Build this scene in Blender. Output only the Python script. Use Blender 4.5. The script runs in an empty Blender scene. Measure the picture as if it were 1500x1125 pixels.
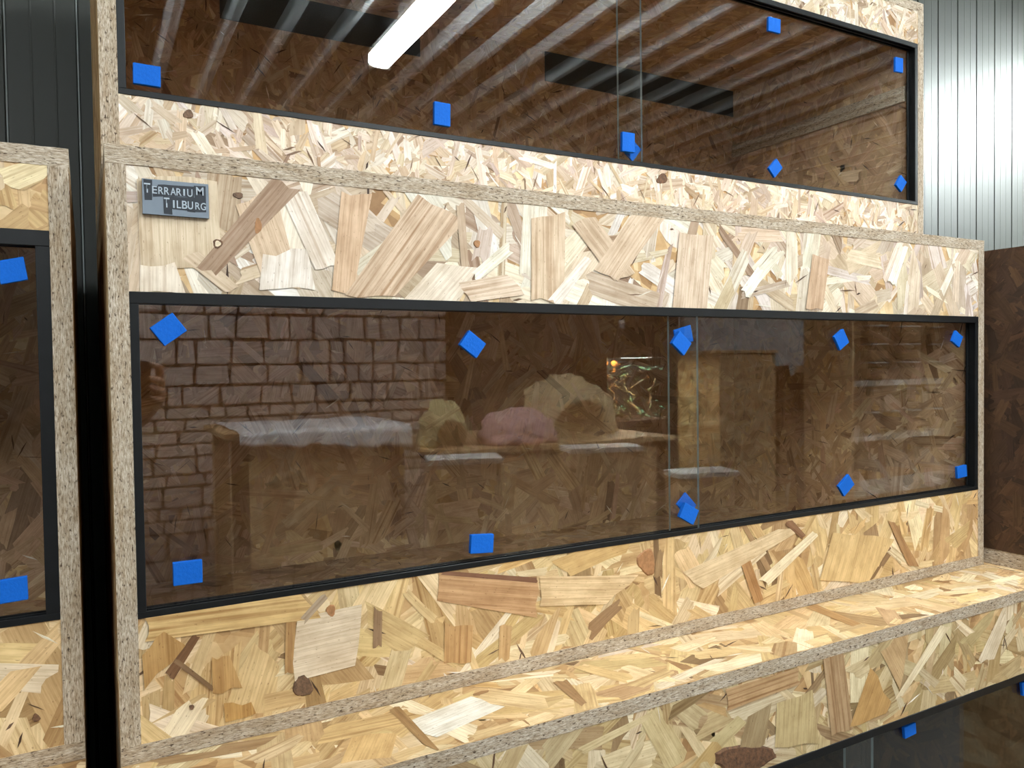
import bpy, bmesh, math, random
import numpy as np
from mathutils import Vector, Matrix, noise

# ------------------------------------------------------------------ camera
S = bpy.context.scene
COL = S.collection
CX, CY, CZ = -0.0200, -0.8316, 0.3850
YAW, PITCH, ROLL, FPX = 0.5031, -0.0258, -0.0138, 1132.21
_fw = Vector((math.sin(YAW)*math.cos(PITCH), math.cos(YAW)*math.cos(PITCH), math.sin(PITCH)))
_r = Vector((math.cos(YAW), -math.sin(YAW), 0)); _u = _r.cross(_fw)
_r2 = _r*math.cos(ROLL) + _u*math.sin(ROLL); _u2 = _u*math.cos(ROLL) - _r*math.sin(ROLL)
CAMP = Vector((CX, CY, CZ))
cam_d = bpy.data.cameras.new('camera'); cam = bpy.data.objects.new('camera', cam_d); COL.objects.link(cam)
cam_d.sensor_fit = 'HORIZONTAL'; cam_d.sensor_width = 36; cam_d.lens = FPX/1500*36
cam_d.clip_start = 0.005; cam_d.clip_end = 60
cam.matrix_world = Matrix(((_r2.x, _u2.x, -_fw.x, CX), (_r2.y, _u2.y, -_fw.y, CY), (_r2.z, _u2.z, -_fw.z, CZ), (0, 0, 0, 1)))
S.camera = cam

def at(px, py, ax, v):
    d = _fw + _r2*((px-750)/FPX) - _u2*((py-562.5)/FPX)
    t = (v - CAMP[ax])/d[ax]
    return CAMP + d*t

# ------------------------------------------------------------------ world, exposure
W_ = bpy.data.worlds.new('world'); S.world = W_; W_.use_nodes = True
W_.node_tree.nodes['Background'].inputs[0].default_value = (0.5, 0.55, 0.6, 1)
W_.node_tree.nodes['Background'].inputs[1].default_value = 0.02
S.view_settings.view_transform = 'Standard'; S.view_settings.look = 'None'
S.view_settings.exposure = 0.0; S.view_settings.gamma = 1.0; S.view_settings.use_curve_mapping = False
LAMP_POWER = 124.0          # emission of the fluorescent diffusers
S.cycles.use_denoising = True
S.cycles.max_bounces = 8; S.cycles.diffuse_bounces = 4; S.cycles.glossy_bounces = 4
S.cycles.transparent_max_bounces = 24; S.cycles.transmission_bounces = 6
S.cycles.caustics_reflective = False; S.cycles.caustics_refractive = False
S.cycles.sample_clamp_indirect = 30.0

RND = random.Random(7)

# ------------------------------------------------------------------ helpers
def lin(r, g, b):
    f = lambda c: (c/255/12.92) if c/255 <= 0.04045 else ((c/255+0.055)/1.055)**2.4
    return (f(r), f(g), f(b), 1.0)

def tag(o, label=None, cat=None, group=None, kind=None):
    if label: o['label'] = label
    if cat: o['category'] = cat
    if group: o['group'] = group
    if kind: o['kind'] = kind
    return o

def empty(name, loc=(0, 0, 0)):
    o = bpy.data.objects.new(name, None); COL.objects.link(o); o.location = loc; o.empty_display_size = 0.05
    return o

class MB:
    def __init__(s): s.v = []; s.f = []; s.m = []
    def add(s, vs, fs, m=0):
        b = len(s.v); s.v += [tuple(x) for x in vs]
        for f in fs: s.f.append(tuple(b+i for i in f)); s.m.append(m)
        return s
    def box(s, x0, x1, y0, y1, z0, z1, m=0, mat=None):
        vs = [(x0,y0,z0),(x1,y0,z0),(x1,y1,z0),(x0,y1,z0),(x0,y0,z1),(x1,y0,z1),(x1,y1,z1),(x0,y1,z1)]
        if mat is not None: vs = [mat @ Vector(v) for v in vs]
        return s.add(vs, [(0,3,2,1),(4,5,6,7),(0,1,5,4),(1,2,6,5),(2,3,7,6),(3,0,4,7)], m)
    def tube(s, pts, rad, n=8, m=0, cap=True):
        pts = [Vector(p) for p in pts]
        if not hasattr(rad, '__len__'): rad = [rad]*len(pts)
        vs = []; k = len(pts)
        up = Vector((0, 0, 1))
        for i, p in enumerate(pts):
            t = (pts[min(i+1, k-1)] - pts[max(i-1, 0)]).normalized()
            a = t.cross(up)
            if a.length < 1e-3: a = t.cross(Vector((1, 0, 0)))
            a.normalize(); b = a.cross(t).normalized()
            for j in range(n):
                an = 2*math.pi*j/n
                vs.append(p + (a*math.cos(an) + b*math.sin(an))*rad[i])
        fs = [(i*n+j, i*n+(j+1) % n, (i+1)*n+(j+1) % n, (i+1)*n+j) for i in range(k-1) for j in range(n)]
        if cap: fs += [tuple(reversed(range(n))), tuple((k-1)*n+j for j in range(n))]
        return s.add(vs, fs, m)
    def lathe(s, prof, n=20, m=0, loc=(0, 0, 0)):
        vs = []; k = len(prof)
        for (r, z) in prof:
            for j in range(n):
                a = 2*math.pi*j/n
                vs.append((loc[0]+r*math.cos(a), loc[1]+r*math.sin(a), loc[2]+z))
        fs = [(i*n+j, i*n+(j+1) % n, (i+1)*n+(j+1) % n, (i+1)*n+j) for i in range(k-1) for j in range(n)]
        fs += [tuple(reversed(range(n))), tuple((k-1)*n+j for j in range(n))]
        return s.add(vs, fs, m)
    def build(s, name, mats, parent=None, smooth=False, bevel=0, seg=2):
        me = bpy.data.meshes.new(name); me.from_pydata(s.v, [], s.f)
        if not isinstance(mats, (list, tuple)): mats = [mats]
        for m in mats: me.materials.append(m)
        me.polygons.foreach_set('material_index', s.m)
        if bevel:
            bm = bmesh.new(); bm.from_mesh(me)
            bmesh.ops.bevel(bm, geom=list(bm.edges), offset=bevel, segments=seg, affect='EDGES', profile=0.6, clamp_overlap=True)
            bm.to_mesh(me); bm.free()
        if smooth: me.polygons.foreach_set('use_smooth', [True]*len(me.polygons))
        me.update()
        o = bpy.data.objects.new(name, me); COL.objects.link(o)
        if parent is not None: o.parent = parent
        return o

# ------------------------------------------------------------------ materials
class NT:
    def __init__(s, name):
        s.mat = bpy.data.materials.new(name); s.mat.use_nodes = True
        s.t = s.mat.node_tree; s.t.nodes.clear()
        s.out = s.n('ShaderNodeOutputMaterial')
    def n(s, ty, **kw):
        nd = s.t.nodes.new(ty)
        for k, v in kw.items():
            if k in nd.inputs if isinstance(k, str) else False: nd.inputs[k].default_value = v
            else: setattr(nd, k, v)
        return nd
    def link(s, a, b): s.t.links.new(a, b)
    def principled(s, **kw):
        b = s.n('ShaderNodeBsdfPrincipled')
        for k, v in kw.items(): b.inputs[k.replace('_', ' ')].default_value = v
        s.link(b.outputs[0], s.out.inputs[0]); return b
    def ramp(s, fac, stops):
        r = s.n('ShaderNodeValToRGB'); e = r.color_ramp.elements
        e[0].position, e[0].color = stops[0]; e[1].position, e[1].color = stops[-1]
        for p, c in stops[1:-1]:
            x = e.new(p); x.color = c
        s.link(fac, r.inputs[0]); return r.outputs[0]
    def noise(s, vec, scale, detail=3, rough=0.6, dim='3D'):
        nd = s.n('ShaderNodeTexNoise'); nd.noise_dimensions = dim
        nd.inputs['Scale'].default_value = scale; nd.inputs['Detail'].default_value = detail; nd.inputs['Roughness'].default_value = rough
        if vec is not None: s.link(vec, nd.inputs['Vector'])
        return nd.outputs['Fac']
    def mapping(s, vec, scale, rot=(0, 0, 0)):
        m = s.n('ShaderNodeMapping'); m.inputs['Scale'].default_value = scale; m.inputs['Rotation'].default_value = rot
        s.link(vec, m.inputs['Vector']); return m.outputs[0]
    def mix(s, a, b, fac, mode='MIX'):
        m = s.n('ShaderNodeMix'); m.data_type = 'RGBA'; m.blend_type = mode
        for sock, val in ((m.inputs['Factor'], fac), (m.inputs['A'], a), (m.inputs['B'], b)):
            pass
        ins = [i for i in m.inputs if i.enabled]
        for sock, val in zip(ins, (fac, a, b)):
            if hasattr(val, 'links') or isinstance(val, bpy.types.NodeSocket): s.link(val, sock)
            else: sock.default_value = val
        return [o for o in m.outputs if o.enabled][0]
    def bump(s, h, strength, dist, bsdf):
        b = s.n('ShaderNodeBump'); b.inputs['Strength'].default_value = strength; b.inputs['Distance'].default_value = dist
        s.link(h, b.inputs['Height']); s.link(b.outputs[0], bsdf.inputs['Normal'])

G = lambda v: (v, v, v, 1)

def simple(name, col, rough=0.5, metal=0.0, var=0.12, scale=30, bump=0.0, spec=0.5):
    t = NT(name); b = t.principled(Roughness=rough, Metallic=metal)
    b.inputs['Specular IOR Level'].default_value = spec
    tc = t.n('ShaderNodeTexCoord').outputs['Object']
    nz = t.noise(tc, scale, 4)
    c = t.ramp(nz, [(0.3, tuple(x*(1-var) for x in col[:3])+(1,)), (0.7, tuple(min(1, x*(1+var)) for x in col[:3])+(1,))])
    t.link(c, b.inputs['Base Color'])
    if bump: t.bump(nz, bump, 0.002, b)
    return t.mat

def mat_strand():
    t = NT('osb_strand'); b = t.principled(Roughness=0.55)
    b.inputs['Specular IOR Level'].default_value = 0.35
    a = t.n('ShaderNodeAttribute'); a.attribute_name = 'tint'
    uv = t.n('ShaderNodeUVMap'); uv.uv_map = 'grain'
    fine = t.noise(t.mapping(uv.outputs[0], (14, 420, 1)), 1.0, 4, 0.65, '2D')
    band = t.noise(t.mapping(uv.outputs[0], (3, 210, 1)), 1.0, 2, 0.5, '2D')
    speck = t.noise(t.mapping(uv.outputs[0], (160, 420, 1)), 1.0, 2, 0.6, '2D')
    cloud = t.noise(t.mapping(uv.outputs[0], (26, 40, 1)), 1.0, 3, 0.6, '2D')
    c = t.mix(a.outputs['Color'], t.ramp(fine, [(0.25, (0.66, 0.58, 0.48, 1)), (0.6, (1.0, 1.0, 1.0, 1))]), 0.75, 'MULTIPLY')
    c = t.mix(c, t.ramp(band, [(0.32, (0.62, 0.50, 0.39, 1)), (0.52, (1, 1, 1, 1)), (1, (1.04, 1.03, 1.0, 1))]), a.outputs['Alpha'], 'MULTIPLY')
    c = t.mix(c, t.ramp(cloud, [(0.3, (0.80, 0.74, 0.66, 1)), (0.65, (1.06, 1.05, 1.03, 1))]), 0.8, 'MULTIPLY')
    c = t.mix(c, t.ramp(speck, [(0.22, (0.36, 0.26, 0.18, 1)), (0.30, (1, 1, 1, 1))]), 0.65, 'MULTIPLY')
    t.link(c, b.inputs['Base Color'])
    t.bump(fine, 0.25, 0.0006, b)
    return t.mat

def mat_edge(axis):
    t = NT('osb_cut_edge_' + axis); b = t.principled(Roughness=0.8)
    b.inputs['Specular IOR Level'].default_value = 0.2
    tc = t.n('ShaderNodeTexCoord').outputs['Object']
    k = {'x': (0.16, 1, 1), 'y': (1, 0.16, 1), 'z': (1, 1, 0.16)}[axis]
    k2 = {'x': (0.4, 1, 1), 'y': (1, 0.4, 1), 'z': (1, 1, 0.4)}[axis]
    fib = t.noise(t.mapping(tc, k), 900, 4, 0.7)
    big = t.noise(t.mapping(tc, k), 120, 3, 0.6)
    pit = t.noise(t.mapping(tc, k2), 420, 3, 0.6)
    c = t.ramp(fib, [(0.28, lin(96, 80, 64)), (0.43, lin(158, 142, 122)), (0.6, lin(196, 183, 166)), (0.78, lin(222, 212, 198))])
    c = t.mix(c, t.ramp(big, [(0.35, (0.74, 0.66, 0.56, 1)), (0.6, (1, 1, 1, 1))]), 0.8, 'MULTIPLY')
    c = t.mix(c, t.ramp(pit, [(0.33, (0.16, 0.12, 0.10, 1)), (0.42, (1, 1, 1, 1))]), 0.95, 'MULTIPLY')
    t.link(c, b.inputs['Base Color'])
    t.bump(pit, 0.6, 0.0015, b)
    return t.mat

def mat_osb(name='osb_face', tint=(1, 1, 1)):
    # board face without a modelled strand layer
    t = NT(name); b = t.principled(Roughness=0.6)
    tc = t.n('ShaderNodeTexCoord').outputs['Object']
    def vor(rot, sc, seed):
        v = t.n('ShaderNodeTexVoronoi'); v.inputs['Scale'].default_value = 1.0
        t.link(t.mapping(tc, sc, rot), v.inputs['Vector']); return v.outputs['Color']
    c1 = vor((0.2, 0.3, 0.7), (40, 16, 30), 1); c2 = vor((0.9, 1.1, 0.3), (18, 46, 34), 2)
    m = t.mix(c1, c2, 0.5)
    sx = t.n('ShaderNodeSeparateColor'); t.link(m, sx.inputs[0])
    T = lambda r, g, bb: tuple(x*y for x, y in zip(lin(r, g, bb)[:3], tint)) + (1,)
    c = t.ramp(sx.outputs[0], [(0.15, T(150, 112, 72)), (0.4, T(190, 152, 104)), (0.65, T(212, 180, 134)), (0.9, T(228, 204, 164))])
    g = t.noise(t.mapping(tc, (60, 200, 60), (0.4, 0.2, 0.6)), 1.0, 4)
    c = t.mix(c, t.ramp(g, [(0.3, (0.7, 0.64, 0.56, 1)), (0.6, (1, 1, 1, 1))]), 0.7, 'MULTIPLY')
    t.link(c, b.inputs['Base Color']); return t.mat

def mat_glass(name='pane_glass', tint=(0.975, 0.98, 0.975), f0=0.043):
    t = NT(name)
    geo = t.n('ShaderNodeNewGeometry')
    dot = t.n('ShaderNodeVectorMath'); dot.operation = 'DOT_PRODUCT'
    t.link(geo.outputs['Normal'], dot.inputs[0]); t.link(geo.outputs['Incoming'], dot.inputs[1])
    def m(op, a, b=None):
        n = t.n('ShaderNodeMath'); n.operation = op
        for i, x in enumerate((a, b)):
            if x is None: continue
            if isinstance(x, (int, float)): n.inputs[i].default_value = x
            else: t.link(x, n.inputs[i])
        return n.outputs[0]
    cs = m('ABSOLUTE', dot.outputs['Value'])
    fr = m('ADD', m('MULTIPLY', m('POWER', m('SUBTRACT', 1.0, cs), 5.0), 1-f0), f0)
    tr = t.n('ShaderNodeBsdfTransparent'); tr.inputs[0].default_value = tint + (1,)
    gl = t.n('ShaderNodeBsdfGlossy'); gl.inputs['Roughness'].default_value = 0.0
    gl.inputs[0].default_value = (1, 1, 1, 1)
    mx = t.n('ShaderNodeMixShader'); t.link(fr, mx.inputs[0]); t.link(tr.outputs[0], mx.inputs[1]); t.link(gl.outputs[0], mx.inputs[2])
    t.link(mx.outputs[0], t.out.inputs[0]); return t.mat

def mat_emit(name, col, strength):
    t = NT(name); e = t.n('ShaderNodeEmission'); e.inputs[0].default_value = col; e.inputs[1].default_value = strength
    t.link(e.outputs[0], t.out.inputs[0]); return t.mat

M = {}
M['strand'] = mat_strand()
for ax in 'xyz': M['edge_' + ax] = mat_edge(ax)
M['osb'] = mat_osb()
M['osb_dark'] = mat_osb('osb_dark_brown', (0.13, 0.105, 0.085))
M['osb_mid'] = mat_osb('osb_mid_brown', (0.42, 0.34, 0.28))
M['black'] = simple('black_plastic', (0.0065, 0.007, 0.008), 0.42, var=0.2, scale=60, spec=0.3)
M['glass'] = mat_glass()
M['glass_edge'] = simple('ground_glass_edge', (0.28, 0.32, 0.31), 0.25)
M['blue'] = simple('blue_foam', lin(10, 92, 188), 0.75, var=0.06, scale=400, bump=0.25, spec=0.2)
M['cladding'] = simple('white_cladding', (0.74, 0.78, 0.78), 0.6, var=0.02, scale=6)
M['clad_dark'] = simple('cladding_dark', lin(42, 44, 38), 0.5, var=.04, scale=6)  # dark tone for the cladding strips below dark_to
M['dframe0'] = simple('steel_wire', (0.3, 0.3, 0.3), 0.4, 0.8)
M['groove'] = simple('cladding_groove', (0.5, 0.54, 0.54), 0.6)
M['plate'] = simple('grey_plate', lin(112, 122, 134), 0.45, var=0.05, scale=80)
M['plate_dark'] = simple('dark_print', lin(22, 28, 38), 0.55, var=0.1, scale=120)
M['plate_side'] = simple('plate_black', (0.015, 0.015, 0.017), 0.5)
M['letter'] = simple('letter_grey', lin(158, 168, 178), 0.45, var=0.04)
M['lamp'] = mat_emit('lamp_diffuser', (0.93, 1.0, 1.01, 1), LAMP_POWER)
M['lamp_bright'] = mat_emit('added_lamp_diffuser', (0.90, 1.0, 0.98, 1), LAMP_POWER*2.4)  # stronger emission for the added hanging lamp
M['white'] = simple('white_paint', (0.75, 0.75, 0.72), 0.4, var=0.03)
M['floor'] = simple('dark_floor', (0.075, 0.07, 0.065), 0.7, var=0.2, scale=3, bump=0.1)
M['metal'] = simple('dark_steel_sheet', (0.03, 0.034, 0.036), 0.65, 0.0, var=0.08, scale=4)
M['rib'] = simple('rib_metal', (0.86, 0.90, 0.91), 0.4, 0.45, var=0.06, scale=9)
M['knot'] = simple('knot_brown', lin(104, 78, 58), 0.7, var=0.4, scale=260, bump=0.4)
M['knot_red'] = simple('knot_red_brown', lin(158, 112, 72), 0.7, var=0.25, scale=160, bump=0.3)
M['pale_knot'] = simple('pale_knot', lin(214, 196, 168), 0.7, var=.2, scale=200)
M['bark'] = simple('bark_brown', lin(96, 66, 44), 0.75, var=0.5, scale=180, bump=0.5)

# ------------------------------------------------------------------ OSB boards with strands
PAL_PALE = [((224, 206, 174), 6), ((214, 192, 156), 7), ((202, 176, 138), 6), ((232, 218, 192), 4), ((188, 162, 124), 3), ((168, 140, 106), 1.0), ((198, 174, 146), 2), ((140, 112, 82), .25)]
PAL_YELL = [((224, 194, 140), 6), ((214, 180, 122), 7), ((204, 168, 110), 6), ((232, 208, 162), 4), ((188, 150, 98), 3), ((166, 130, 84), 1.0), ((210, 170, 108), 2), ((134, 102, 66), .3)]
PAL_OLIVE = [((210, 186, 136), 6), ((198, 172, 120), 7), ((188, 160, 108), 6), ((222, 200, 154), 3), ((172, 142, 94), 3), ((148, 120, 80), 1.2), ((194, 156, 96), 2), ((118, 92, 60), .4)]

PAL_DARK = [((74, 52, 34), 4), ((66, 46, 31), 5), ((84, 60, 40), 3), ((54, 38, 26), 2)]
PAL_INNER = [((204, 172, 134), 6), ((198, 165, 126), 7), ((190, 156, 118), 6), ((210, 182, 146), 3), ((180, 146, 110), 3), ((166, 134, 100), 1.2), ((194, 158, 124), 2), ((138, 106, 78), .3)]

def clip_poly(poly, w, h):
    def cut(P, inside, inter):
        out = []
        for i in range(len(P)):
            a, b = P[i-1], P[i]
            ia, ib = inside(a), inside(b)
            if ia != ib: out.append(inter(a, b))
            if ib: out.append(b)
        return out
    for ax, lim, sg in ((0, 0, 1), (0, w, -1), (1, 0, 1), (1, h, -1)):
        if not poly: return poly
        ins = lambda p: (p[ax]-lim)*sg >= 0
        def itr(a, b):
            k = (lim-a[ax])/(b[ax]-a[ax]); return tuple(a[i]+(b[i]-a[i])*k for i in range(2))
        poly = cut(poly, ins, itr)
    return poly

def strands(parent, origin, u, v, w, h, seed, pal, L=(0.04, 0.15), Wd=(0.008, 0.045), cover=6.0, top=0.001, aniso=0.0, custom=(), slivers=0.10, cool=(1.0, 1.08, 1.36)):
    if pal in (PAL_INNER, PAL_DARK): cool = (1.0, 1.03, 1.15)
    """One mesh of pressed wood strands lying on a board face: u, v span the face, strands stack along u x v."""
    rnd = random.Random(seed)
    O, U, V = Vector(origin), Vector(u).normalized(), Vector(v).normalized(); N = U.cross(V)
    cols = [c for c, k in pal]; wts = [k for c, k in pal]
    items = []
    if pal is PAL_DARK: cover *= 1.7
    area = 0.0; tgt = cover*w*h
    while area < tgt:
        prog = area/tgt
        sc = 1.0 if prog < 0.72 else 0.62
        ln = rnd.uniform(*L)*sc; wd = Wd[0] + (Wd[1]-Wd[0])*rnd.random()**1.6*sc
        wd = min(wd, ln*0.6)
        area += ln*wd
        an = rnd.uniform(0, math.pi) if rnd.random() > aniso else rnd.gauss(0, 0.35)
        items.append((ln, wd, an, rnd.choices(cols, wts)[0], 0))
    nb = len(items)
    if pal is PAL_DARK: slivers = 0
    for i in range(int(nb*slivers)):  # dark slivers stand for shaded cracks between strands, put in as colour
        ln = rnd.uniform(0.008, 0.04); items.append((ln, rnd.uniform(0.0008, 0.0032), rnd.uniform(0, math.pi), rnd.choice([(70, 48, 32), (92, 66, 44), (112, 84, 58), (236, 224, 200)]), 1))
    verts = []; faces = []; fcol = []; uvs = []
    tot = len(items) + len(custom)
    for i, (ln, wd, an, c, sl) in enumerate(items):
        cx = rnd.uniform(-ln*0.3, w+ln*0.3); cy = rnd.uniform(-ln*0.3, h+ln*0.3)
        ca, sa = math.cos(an), math.sin(an)
        # outline: long sides slightly wavy, ends ragged and oblique
        ob = rnd.uniform(-0.5, 0.5)*wd; tp = rnd.uniform(0.55, 1.0)
        pts = []
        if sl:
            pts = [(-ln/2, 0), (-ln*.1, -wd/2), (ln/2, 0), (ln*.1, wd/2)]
        else:
            ne = 4
            def end(sgn):
                e = []
                for k in range(ne+1):
                    f = k/ne - 0.5
                    e.append((sgn*(ln/2) + ob*f*2*sgn + rnd.uniform(-1, 1)*min(0.006, wd*0.25), f*wd*(tp if sgn > 0 else 1)))
                return e
            mid = rnd.uniform(-.25, .25)*ln; bw = rnd.uniform(-.09, .09)*wd
            pts = end(1) + [(mid, wd*(1+tp)/4+bw)] + end(-1)[::-1] + [(mid, -wd*(1+tp)/4+bw)]
        P = [(cx+x*ca-y*sa, cy+x*sa+y*ca) for x, y in pts]
        P = clip_poly(P, w, h)
        if len(P) < 3: continue
        hz = top*(i+1)/(tot+1); tl = (rnd.uniform(-1, 1)*0.004, rnd.uniform(-1, 1)*0.004)
        b = len(verts); ru, rv = rnd.uniform(0, 50), rnd.uniform(0, 50)
        for (x, y) in P:
            dz = hz + ((x-cx)*tl[0] + (y-cy)*tl[1])*0.7
            verts.append(O + U*x + V*y + N*max(0.00005, min(top*1.25, dz)))
            lx, ly = (x-cx)*ca+(y-cy)*sa, -(x-cx)*sa+(y-cy)*ca
            uvs.append((lx+ru, ly+rv))
        faces.append(tuple(range(b, b+len(P))))
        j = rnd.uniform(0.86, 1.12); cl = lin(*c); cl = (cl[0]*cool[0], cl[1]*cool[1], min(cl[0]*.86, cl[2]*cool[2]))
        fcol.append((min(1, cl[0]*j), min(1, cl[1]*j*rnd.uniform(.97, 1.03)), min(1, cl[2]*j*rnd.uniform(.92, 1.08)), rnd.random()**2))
    for k, (P3, c, band) in enumerate(custom):
        P = [((p-O).dot(U), (p-O).dot(V)) for p in P3]
        e = Vector(((P[1][0]-P[0][0]), (P[1][1]-P[0][1]))).normalized()
        # add some raggedness on the two short ends (edges 1-2 and 3-0)
        Q = [P[0], P[1]]
        for f in (0.3, 0.65):
            r = rnd.uniform(-.004, .004); Q.append((P[1][0]+(P[2][0]-P[1][0])*f+e.x*r, P[1][1]+(P[2][1]-P[1][1])*f+e.y*r))
        Q += [P[2], P[3]]
        for f in (0.35, 0.7):
            r = rnd.uniform(-.004, .004); Q.append((P[3][0]+(P[0][0]-P[3][0])*f+e.x*r, P[3][1]+(P[0][1]-P[3][1])*f+e.y*r))
        Q = clip_poly(Q, w, h)
        if len(Q) < 3: continue
        b = len(verts); ru, rv = rnd.uniform(0, 50), rnd.uniform(0, 50)
        for (x, y) in Q:
            verts.append(O+U*x+V*y+N*(top*1.27+k*0.00003))
            uvs.append(((x-P[0][0])*e.x+(y-P[0][1])*e.y+ru, -(x-P[0][0])*e.y+(y-P[0][1])*e.x+rv))
        f = tuple(range(b, b+len(Q)))
        ar = sum(Q[i-1][0]*Q[i][1]-Q[i][0]*Q[i-1][1] for i in range(len(Q)))
        if ar < 0: f = f[::-1]
        cl = lin(*c); faces.append(f); fcol.append((cl[0]*cool[0], cl[1]*cool[1], min(cl[0]*.86, cl[2]*cool[2]), band))
    me = bpy.data.meshes.new('surface_strands'); me.from_pydata(verts, [], faces)
    me.materials.append(M['strand'])
    at_ = me.attributes.new('tint', 'FLOAT_COLOR', 'FACE'); at_.data.foreach_set('color', np.array(fcol, dtype=np.float32).ravel())
    ul = me.uv_layers.new(name='grain')
    li = np.empty(len(me.loops), dtype=np.int32); me.loops.foreach_get('vertex_index', li)
    ul.data.foreach_set('uv', np.array(uvs, dtype=np.float32)[li].ravel())
    me.update()
    o = bpy.data.objects.new('surface_strands', me); COL.objects.link(o); o.parent = parent
    o['kind'] = 'stuff'
    return o

def board(name, parent, x0, x1, y0, y1, z0, z1, seed=0, face='osb', rag=0.0004):
    """A sawn OSB board: faces across the thinnest axis are board faces, the rim is cut edge, slightly ragged."""
    rnd = random.Random(seed)
    d = [x1-x0, y1-y0, z1-z0]; thin = d.index(min(d)); long_ = d.index(max(d))
    lo = [x0, y0, z0]; hi = [x1, y1, z1]
    mid = 3-thin-long_
    n = max(2, int(d[long_]/0.012))
    vs = []; fs = []; ms = []
    for i in range(n+1):
        for (a, b) in ((0, 0), (1, 0), (1, 1), (0, 1)):       # thin, mid
            p = [0, 0, 0]; p[long_] = lo[long_] + d[long_]*i/n
            p[thin] = (lo, hi)[a][thin]; p[mid] = (lo, hi)[b][mid]
            p[thin] += rnd.uniform(-rag, rag)*(0.6); p[mid] += rnd.uniform(-rag, rag)
            if i in (0, n): p[long_] += rnd.uniform(-rag, rag)*.5
            vs.append(tuple(p))
    ax = 'xyz'
    # slots: 0 face, 1 edge running along long, 2 edge running along mid
    for i in range(n):
        for k in range(4):
            a, b = k, (k+1) % 4
            fs.append((i*4+a, i*4+b, (i+1)*4+b, (i+1)*4+a)); ms.append(0 if k in (1, 3) else 1)
    fs += [(3, 2, 1, 0), (n*4, n*4+1, n*4+2, n*4+3)]; ms += [2, 2]
    me = bpy.data.meshes.new(name); me.from_pydata(vs, [], fs)
    for m in (M[face], M['edge_'+ax[long_]], M['edge_'+ax[mid]]): me.materials.append(m)
    me.polygons.foreach_set('material_index', ms)
    bm = bmesh.new(); bm.from_mesh(me); bmesh.ops.recalc_face_normals(bm, faces=bm.faces); bm.to_mesh(me); bm.free()
    o = bpy.data.objects.new(name, me); COL.objects.link(o); o.parent = parent
    return o

T = 0.018
WID = 1.4344

def quad(yp, *px):                      # pixels -> points on a front plane
    return [at(x, y, 1, yp) for x, y in px]

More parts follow.
